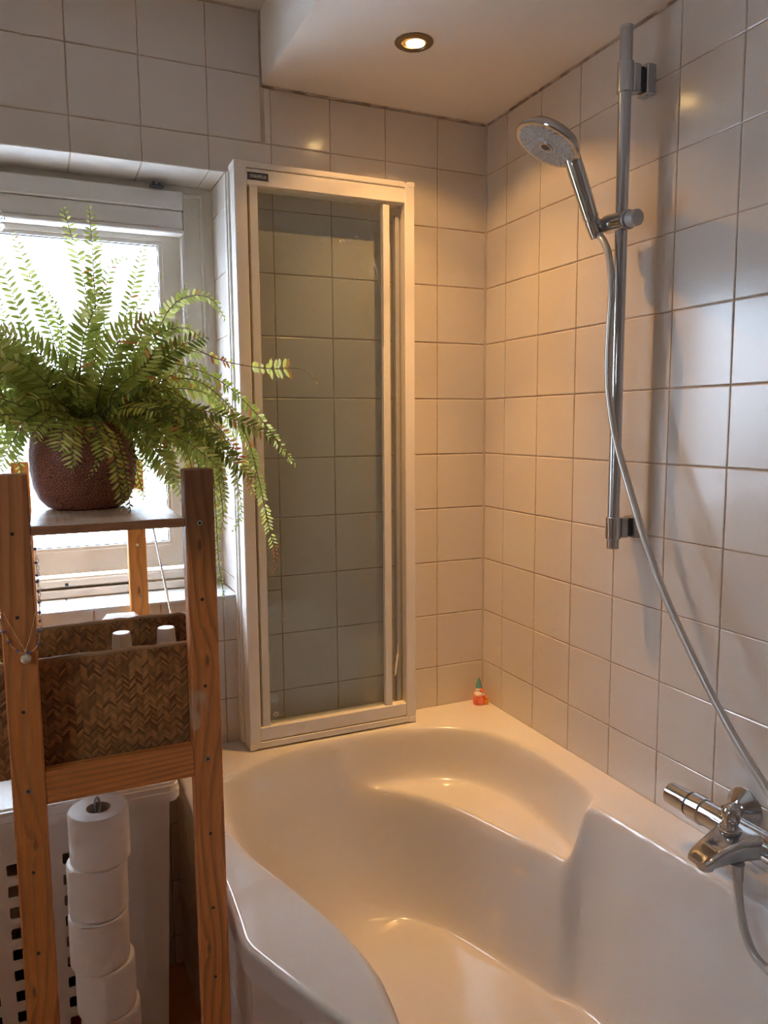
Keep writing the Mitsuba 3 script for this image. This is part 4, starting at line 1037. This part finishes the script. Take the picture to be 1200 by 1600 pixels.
# ------------------------------------------------------------------ potted fern on the top board
PC = np.array([-1.078, -0.470, 1.2222])
add('potted_fern__pot', lathe([(0, 0), (0.050, 0), (0.0605, 0.004), (0.0720, 0.017), (0.0805, 0.037), (0.0845, 0.065), (0.0840, 0.095), (0.0805, 0.122), (0.0755, 0.141), (0.0730, 0.1455), (0.0690, 0.1450), (0.0690, 0.135), (0.074, 0.11), (0.074, 0.10), (0, 0.10)], 96, PC), 'mat_pot', 40)
add('potted_fern__soil', lathe([(0, 0.126), (0.040, 0.128), (0.0725, 0.122), (0.0725, 0.115), (0, 0.115)], 40, PC), 'mat_soil', 40)
tag('potted_fern', 'bushy sword fern in a hammered copper-brown pot on top of the shelf', 'potted plant')
labels['potted_fern__pot'] = {'label': 'copper-brown pot with a hammered surface'}
FRONDS = [
    ('u', 'g', 0.0312, [(-1.077, -0.460, 1.379), (-1.060, -0.440, 1.474), (-1.057, -0.400, 1.598), (-1.085, -0.360, 1.743)]),
    ('u', 'g', 0.0300, [(-1.069, -0.460, 1.379), (-1.048, -0.440, 1.486), (-1.043, -0.410, 1.619), (-1.043, -0.380, 1.742)]),
    ('u', 'g', 0.0273, [(-1.093, -0.460, 1.381), (-1.103, -0.440, 1.463), (-1.132, -0.400, 1.572), (-1.167, -0.360, 1.692)]),
    ('u', 'g', 0.0293, [(-1.100, -0.470, 1.381), (-1.126, -0.470, 1.455), (-1.154, -0.460, 1.517), (-1.191, -0.440, 1.639)]),
    ('u', 'g', 0.0274, [(-1.054, -0.460, 1.381), (-1.013, -0.430, 1.493), (-0.979, -0.400, 1.598), (-0.951, -0.370, 1.686)]),
    ('u', 'g', 0.0253, [(-1.057, -0.440, 1.381), (-1.034, -0.400, 1.500), (-1.018, -0.370, 1.617), (-1.002, -0.360, 1.653), (-0.982, -0.360, 1.664)]),
    ('u', 'g', 0.0212, [(-1.050, -0.420, 1.388), (-1.005, -0.380, 1.515), (-0.967, -0.360, 1.576), (-0.921, -0.350, 1.636)]),
    ('u', 'g', 0.0235, [(-1.044, -0.440, 1.387), (-0.987, -0.400, 1.480), (-0.942, -0.380, 1.546), (-0.891, -0.370, 1.590), (-0.878, -0.360, 1.626)]),
    ('u', 'd', 0.0133, [(-1.108, -0.440, 1.387), (-1.101, -0.420, 1.475), (-1.102, -0.400, 1.547), (-1.117, -0.390, 1.591)]),
    ('u', 'g', 0.0235, [(-1.066, -0.420, 1.388), (-1.053, -0.360, 1.504), (-1.035, -0.330, 1.622), (-1.021, -0.310, 1.705)]),
    ('u', 'g', 0.0216, [(-1.110, -0.460, 1.387), (-1.159, -0.420, 1.473), (-1.185, -0.400, 1.538), (-1.206, -0.380, 1.603)]),
    ('u', 'g', 0.0283, [(-1.083, -0.420, 1.388), (-1.086, -0.340, 1.482), (-1.103, -0.300, 1.554), (-1.131, -0.280, 1.624)]),
    ('u', 'g', 0.0235, [(-1.115, -0.460, 1.383), (-1.141, -0.440, 1.441), (-1.179, -0.420, 1.489), (-1.217, -0.400, 1.557)]),
    ('f', 'g', 0.0496, [(-1.086, -0.500, 1.386), (-1.081, -0.540, 1.441), (-1.071, -0.570, 1.503), (-1.053, -0.590, 1.545), (-1.044, -0.600, 1.566)]),
    ('f', 'g', 0.0540, [(-1.057, -0.500, 1.384), (-1.048, -0.550, 1.431), (-1.031, -0.580, 1.479), (-1.006, -0.600, 1.507), (-0.975, -0.610, 1.522)]),
    ('f', 'g', 0.0505, [(-1.088, -0.500, 1.386), (-1.086, -0.540, 1.426), (-1.121, -0.580, 1.454), (-1.156, -0.600, 1.482), (-1.197, -0.610, 1.494)]),
    ('f', 'g', 0.0445, [(-1.094, -0.500, 1.386), (-1.117, -0.550, 1.403), (-1.137, -0.580, 1.433), (-1.174, -0.600, 1.457), (-1.215, -0.610, 1.457)]),
    ('f', 'g', 0.0447, [(-1.106, -0.500, 1.386), (-1.123, -0.540, 1.401), (-1.150, -0.570, 1.438), (-1.171, -0.580, 1.448), (-1.210, -0.580, 1.432)]),
    ('f', 'g', 0.0356, [(-1.111, -0.500, 1.381), (-1.135, -0.530, 1.386), (-1.165, -0.550, 1.364), (-1.187, -0.560, 1.327), (-1.202, -0.560, 1.293)]),
    ('f', 'g', 0.0410, [(-1.047, -0.500, 1.386), (-1.019, -0.550, 1.426), (-0.989, -0.570, 1.451), (-0.966, -0.580, 1.481)]),
    ('f', 'g', 0.0404, [(-1.035, -0.480, 1.387), (-1.000, -0.460, 1.431), (-0.960, -0.450, 1.465), (-0.913, -0.440, 1.495), (-0.863, -0.430, 1.490)]),
    ('r', 'l', 0.0296, [(-1.039, -0.460, 1.387), (-0.967, -0.420, 1.478), (-0.916, -0.400, 1.569), (-0.873, -0.390, 1.598), (-0.835, -0.390, 1.593), (-0.810, -0.380, 1.561)]),
    ('r', 'g', 0.0250, [(-1.035, -0.480, 1.387), (-0.975, -0.450, 1.492), (-0.927, -0.440, 1.528), (-0.882, -0.430, 1.531), (-0.856, -0.420, 1.499)]),
    ('r', 'g', 0.0302, [(-1.029, -0.470, 1.387), (-0.964, -0.440, 1.466), (-0.894, -0.420, 1.467), (-0.827, -0.400, 1.442), (-0.761, -0.380, 1.389), (-0.708, -0.370, 1.325), (-0.669, -0.360, 1.275)]),
    ('r', 'b', 0.0272, [(-1.031, -0.490, 1.384), (-0.961, -0.490, 1.430), (-0.894, -0.480, 1.440), (-0.837, -0.470, 1.404), (-0.795, -0.460, 1.340), (-0.773, -0.460, 1.256), (-0.757, -0.460, 1.171), (-0.744, -0.460, 1.111), (-0.754, -0.460, 1.075)]),
    ('r', 'g', 0.0231, [(-1.029, -0.500, 1.381), (-0.953, -0.500, 1.403), (-0.887, -0.490, 1.381), (-0.836, -0.480, 1.329), (-0.820, -0.480, 1.260), (-0.813, -0.480, 1.200), (-0.828, -0.480, 1.166)]),
    ('r', 'y', 0.0169, [(-1.029, -0.500, 1.378), (-0.955, -0.510, 1.386), (-0.903, -0.510, 1.353), (-0.872, -0.510, 1.297), (-0.866, -0.510, 1.206), (-0.864, -0.510, 1.126), (-0.855, -0.510, 1.040)]),
    ('r', 'o', 0.0260, [(-1.027, -0.480, 1.378), (-0.959, -0.460, 1.398), (-0.891, -0.450, 1.387), (-0.838, -0.440, 1.352), (-0.798, -0.430, 1.292), (-0.775, -0.430, 1.224)]),
    ('r', 'g', 0.0237, [(-1.035, -0.500, 1.376), (-0.989, -0.520, 1.365), (-0.955, -0.530, 1.322), (-0.936, -0.530, 1.272), (-0.924, -0.530, 1.228)]),
    ('r', 'g', 0.0276, [(-1.025, -0.450, 1.379), (-0.956, -0.400, 1.423), (-0.875, -0.370, 1.431), (-0.811, -0.350, 1.389), (-0.766, -0.340, 1.326), (-0.745, -0.340, 1.261)]),
    ('r', 'g', 0.0241, [(-1.032, -0.440, 1.376), (-0.968, -0.400, 1.388), (-0.909, -0.380, 1.353), (-0.868, -0.370, 1.297), (-0.850, -0.360, 1.228)]),
    ('r', 'y', 0.0239, [(-1.032, -0.500, 1.378), (-0.972, -0.520, 1.386), (-0.917, -0.530, 1.370), (-0.870, -0.530, 1.320), (-0.853, -0.530, 1.253)]),
    ('r', 'o', 0.0192, [(-1.024, -0.460, 1.376), (-0.943, -0.420, 1.376), (-0.884, -0.400, 1.329), (-0.854, -0.390, 1.267), (-0.851, -0.390, 1.193)]),
    ('r', 'g', 0.0266, [(-1.026, -0.490, 1.387), (-0.968, -0.500, 1.424), (-0.910, -0.500, 1.403), (-0.867, -0.500, 1.364), (-0.844, -0.500, 1.319)]),
    ('r', 'g', 0.0273, [(-1.030, -0.440, 1.387), (-0.952, -0.380, 1.453), (-0.870, -0.340, 1.439), (-0.811, -0.320, 1.390), (-0.778, -0.310, 1.325)]),
    ('r', 'g', 0.0248, [(-1.034, -0.460, 1.376), (-0.987, -0.460, 1.371), (-0.962, -0.460, 1.320), (-0.951, -0.460, 1.269)]),
    ('r', 'g', 0.0209, [(-1.043, -0.440, 1.374), (-1.000, -0.420, 1.331), (-0.985, -0.410, 1.273), (-0.975, -0.410, 1.228)]),
    ('p', 'y', 0.0282, [(-1.059, -0.530, 1.375), (-1.050, -0.575, 1.357), (-1.039, -0.585, 1.320), (-1.033, -0.585, 1.274), (-1.029, -0.585, 1.228)]),
    ('p', 'g', 0.0131, [(-1.074, -0.530, 1.376), (-1.065, -0.575, 1.353), (-1.060, -0.580, 1.317), (-1.067, -0.580, 1.295), (-1.080, -0.580, 1.276)]),
    ('p', 'y', 0.0139, [(-1.090, -0.530, 1.376), (-1.097, -0.575, 1.347), (-1.097, -0.580, 1.321), (-1.100, -0.580, 1.290)]),
    ('p', 'y', 0.0135, [(-1.042, -0.500, 1.371), (-1.028, -0.550, 1.334), (-1.019, -0.560, 1.277), (-1.018, -0.600, 1.208)]),
    ('p', 'g', 0.0237, [(-1.102, -0.530, 1.378), (-1.111, -0.570, 1.361), (-1.111, -0.580, 1.336), (-1.109, -0.580, 1.318)]),
    ('p', 'g', 0.0260, [(-1.069, -0.530, 1.378), (-1.079, -0.575, 1.357), (-1.085, -0.585, 1.334)]),
    ('p', 'g', 0.0236, [(-1.116, -0.520, 1.378), (-1.134, -0.555, 1.371), (-1.144, -0.565, 1.354), (-1.147, -0.565, 1.336)]),
    ('p', 'g', 0.0247, [(-1.044, -0.520, 1.378), (-1.030, -0.555, 1.369), (-1.014, -0.565, 1.353), (-1.005, -0.565, 1.329)]),
    ('p', 'd', 0.0193, [(-1.120, -0.470, 1.376), (-1.164, -0.450, 1.366), (-1.177, -0.440, 1.324), (-1.175, -0.440, 1.276)]),
    ('p', 'g', 0.0259, [(-1.120, -0.460, 1.377), (-1.163, -0.430, 1.388), (-1.190, -0.420, 1.361), (-1.206, -0.410, 1.307)]),
]
LONG_FROND = [(-1.030, -0.480, 1.387), (-0.984, -0.470, 1.452), (-0.931, -0.460, 1.498), (-0.887, -0.450, 1.497), (-0.834, -0.440, 1.478), (-0.772, -0.430, 1.468), (-0.726, -0.420, 1.466), (-0.690, -0.420, 1.468), (-0.664, -0.420, 1.462), (-0.640, -0.420, 1.442)]
LEAF = {'g': ('mat_leaf_green', 'mat_leaf_mid'), 'd': ('mat_leaf_dark', 'mat_leaf_dark'), 'l': ('mat_leaf_light', 'mat_leaf_mid'), 'y': ('mat_leaf_yellow', 'mat_leaf_mid'),
        'o': ('mat_leaf_orange', 'mat_leaf_brown'), 'b': ('mat_leaf_mid', 'mat_leaf_yellow')}


def leaflet(base, d, up, n, L, w):
    """one pinna from base along d, widened along up (towards the frond's tip), arched along the normal n: a folded blade of 8 triangles"""
    V = []
    for s_, ww in ((0.0, 0.25), (0.3, 1.0), (0.68, 0.82), (1.0, 0.0)):
        c = base + d * (L * s_) + up * (0.10 * L * s_ * s_) + n * (-0.16 * L * s_ * s_)
        if ww == 0:
            V.append(c)
        else:
            V += [c - up * (w * ww * 0.45) + n * 0.06 * w * ww, c - n * 0.05 * w, c + up * (w * ww * 0.55) + n * 0.06 * w * ww]
    F = []
    for q in (0, 3):
        F += [(q, q + 3, q + 4), (q, q + 4, q + 1), (q + 1, q + 4, q + 5), (q + 1, q + 5, q + 2)]
    F += [(6, 9, 7), (7, 9, 8)]
    return np.array(V), np.array(F)


def frond(pts, width, kind, col, bare=0.12, spacing=0.0082, single=False, sparse=None, browning=False):
    C = resample(catmull(pts, 10), 80)
    L = np.linalg.norm(np.diff(C, axis=0), axis=1).sum()
    Tn = np.gradient(C, axis=0); Tn /= np.linalg.norm(Tn, axis=1, keepdims=True)
    out = (C - PC) * [1, 1, 0]
    key = numbered('potted_fern__frond')
    r = np.linspace(0.0013, 0.0004, 80)
    scene[key] = mikit.ply(tube(C[::2], r[::2], 5), 'mat_stem', smooth=True)
    n_ = max(6, int(L * (1 - bare) / spacing))
    green, tipm = LEAF[col]
    groups = {}
    roll = rng.normal(0, 0.25)
    for q in range(n_):
        s_ = bare + (1 - bare) * (q + 0.5) / n_
        if sparse is not None and not sparse(s_): continue
        i = min(79, int(s_ * 79))
        t_ = Tn[i]
        if kind in 'uf':
            ref = np.array([0.05, -1.0, 0.12])
        else:
            ref = np.array([0.15, -0.75, 0.65])
        S = np.cross(t_, ref); S /= np.linalg.norm(S)
        N = np.cross(S, t_)
        c_, sn = math.cos(roll), math.sin(roll)
        S, N = S * c_ + N * sn, N * c_ - S * sn
        prof = min(1.0, 0.55 + 2.2 * (s_ - bare)) * (1 - max(0, (s_ - 0.72) / 0.28) ** 2.6 * 0.72)
        for sd in (-1, 1):
            if rng.random() < 0.04: continue
            Lp = 0.5 * 1.18 * width * prof * rng.uniform(0.88, 1.1)
            d = S * sd * 0.97 + t_ * (0.18 + 0.35 * s_) + N * rng.normal(0.0, 0.13)
            d /= np.linalg.norm(d)
            w_ = max(0.0050, min(0.0088 if kind == 'f' else 0.0080, Lp * (0.5 if kind == 'f' else 0.45))) * (0.95 if s_ < 0.8 else 0.75)
            b = C[i] + t_ * (0.5 * spacing * (sd > 0))
            V, F = leaflet(b, d, t_ * rng.uniform(0.9, 1.0), N, Lp, w_)
            u_ = rng.random()
            if col == 'o': m = 'mat_leaf_orange' if u_ < 0.45 else ('mat_leaf_brown' if u_ < 0.6 else 'mat_leaf_yellow')
            elif col == 'b' and s_ > 0.90: m = 'mat_leaf_brown'
            elif s_ > 0.72 and col != 'd': m = tipm if u_ < 0.7 else 'mat_leaf_light'
            else: m = green if u_ < 0.72 else 'mat_leaf_mid'
            if u_ > 0.975: m = 'mat_leaf_orange'
            groups.setdefault(m, []).append((V, F))
    for m in sorted(groups):
        if single:
            for V, F in groups[m]:
                put(f'{key}__leaflet', mikit.ply(trimesh.Trimesh(V, F, process=False), m, smooth=True))
        else:
            at, Vs, Fs = 0, [], []
            for V, F in groups[m]:
                Vs.append(V); Fs.append(F + at); at += len(V)
            k2 = put(f'{key}__leaflets', mikit.ply(trimesh.Trimesh(np.vstack(Vs), np.vstack(Fs), process=False), m, smooth=True))
            tag(k2, kind='stuff')
    if browning:      # the one healthy stretch near its end, with broad leaflets, orange at the last
        for q in range(9):
            s_ = 0.700 + 0.0200 * q
            i = min(79, int(s_ * 79)); t_ = Tn[i]
            S = np.cross(t_, [0.1, -0.95, 0.25]); S /= np.linalg.norm(S); N = np.cross(S, t_)
            for sd in (-1, 1):
                Lp = (0.012 if q < 4 else 0.022) * rng.uniform(0.85, 1.1)
                d = S * sd + t_ * 0.25 + N * rng.normal(0, 0.12)
                V, F = leaflet(C[i], d / np.linalg.norm(d), t_, N, Lp, 0.0084)
                m = 'mat_leaf_orange' if q > 7 else ('mat_leaf_light' if rng.random() < 0.6 else 'mat_leaf_yellow')
                put(f'{key}__leaflet', mikit.ply(trimesh.Trimesh(V, F, process=False), m, smooth=True))
    return key


for j, (kind, col, width, pts) in enumerate(FRONDS):
    frond(pts, width, kind, col, bare=0.16 if kind == 'u' else 0.10, spacing=0.0108 if kind == 'u' else (0.0074 if kind == 'f' else 0.0082), single=j in (0, 1, 3, 22, 23))
# more of the arching mass on the right, a little off the ones above
for j, (kind, col, width, pts) in enumerate([f for f in FRONDS if f[0] == 'r'][3:] * 2):
    P = np.array(pts)
    off = rng.normal(0, 0.022, 3) + np.array([-0.02, 0.02, -0.012])
    P = P[0] + (P - P[0]) * rng.uniform(0.6, 0.92) + np.linspace(0, 1, len(P))[:, None] * off
    frond([tuple(p) for p in P], width * rng.uniform(0.85, 1.1), 'r', rng.choice(['g', 'g', 'd', 'o', 'y']), bare=0.08, spacing=0.0086)
# the long wiry frond that has lost most of its leaflets
frond(LONG_FROND, 0.024, 'r', 'o', bare=0.30, single=True, sparse=lambda s_: s_ < 0.42 or 0.50 < s_ < 0.60 or s_ > 0.972, browning=True)
# fill the crown: fronds all round, behind and between the ones above
for j in range(64):
    az = rng.uniform(0, 2 * np.pi)
    el = rng.uniform(-0.2, 1.15)
    Lf = rng.uniform(0.17, 0.30)
    d = np.array([math.cos(az) * math.cos(el), math.sin(az) * math.cos(el), math.sin(el)])
    if d[1] < -0.55: Lf *= 0.55
    if d[1] > 0.5: Lf *= 0.95
    b = PC + [0.055 * math.cos(az), 0.055 * math.sin(az), 0.152]
    droop = rng.uniform(0.25, 0.62) * (1.15 - el * 0.5)
    pts = [b] + [b + d * Lf * s_ - np.array([0, 0, 1]) * Lf * droop * s_ ** 2.1 for s_ in (0.3, 0.55, 0.8, 1.0)]
    if min(p[2] for p in pts) < 1.26: continue
    frond(pts, rng.uniform(0.030, 0.044), 'u' if el > 0.75 else 'r', rng.choice(['g', 'g', 'g', 'd', 'd', 'y']), bare=0.06, spacing=0.0082)

# young fronds and old stalks that close the middle of the crown
for j in range(34):
    az = rng.uniform(0, 2 * np.pi)
    el = rng.uniform(0.35, 1.35)
    d = np.array([math.cos(az) * math.cos(el), math.sin(az) * math.cos(el), math.sin(el)])
    b = PC + [0.045 * rng.uniform(-1, 1), 0.045 * rng.uniform(-1, 1), 0.135]
    Lf = rng.uniform(0.10, 0.19)
    frond([b] + [b + d * Lf * s_ - np.array([0, 0, 1]) * Lf * 0.3 * s_ ** 2 for s_ in (0.35, 0.7, 1.0)], rng.uniform(0.026, 0.040), 'f', rng.choice(['g', 'd', 'd']), bare=0.02, spacing=0.0080)

# ------------------------------------------------------------------ drops of water left on the tiles and in the bath
drop = trimesh.creation.icosphere(1, 1.0)
ds_ = []
for j in range(620):
    y = -rng.uniform(0.12, 1.05)
    z = 0.58 + 0.80 * rng.random() ** 1.5
    r = rng.uniform(0.0007, 0.0017)
    ds_.append(trimesh.Trimesh(drop.vertices * [0.55 * r, r, r * rng.uniform(1, 1.6)] + [-0.0002, y, z], drop.faces))
add('water_drops', join(*ds_), 'mat_water', True)
tag('water_drops', 'clear water drops scattered over the lower tiles of the shower wall', 'water', kind='stuff')
ds_ = []
Q = rng.uniform([-0.80, -1.2], [-0.02, -0.10], (900, 2))
for (x, y) in Q:
    z = float(bath_z((x, y)))
    if z > DECK - 0.004 and x < -0.13: continue
    h = 0.002
    gx = (float(bath_z((x + h, y))) - float(bath_z((x - h, y)))) / (2 * h)
    gy = (float(bath_z((x, y + h))) - float(bath_z((x, y - h)))) / (2 * h)
    n_ = np.array([-gx, -gy, 1.0]); n_ /= np.linalg.norm(n_)
    r = rng.uniform(0.0007, 0.0017)
    v = np.array(drop.vertices) * r
    v = v - np.outer(v @ n_, n_) * 0.5
    ds_.append(trimesh.Trimesh(v + [x, y, z], drop.faces))
add('bath_drops', join(*ds_), 'mat_water', True)
tag('bath_drops', 'clear water drops scattered over the bath seat and basin walls', 'water', kind='stuff')
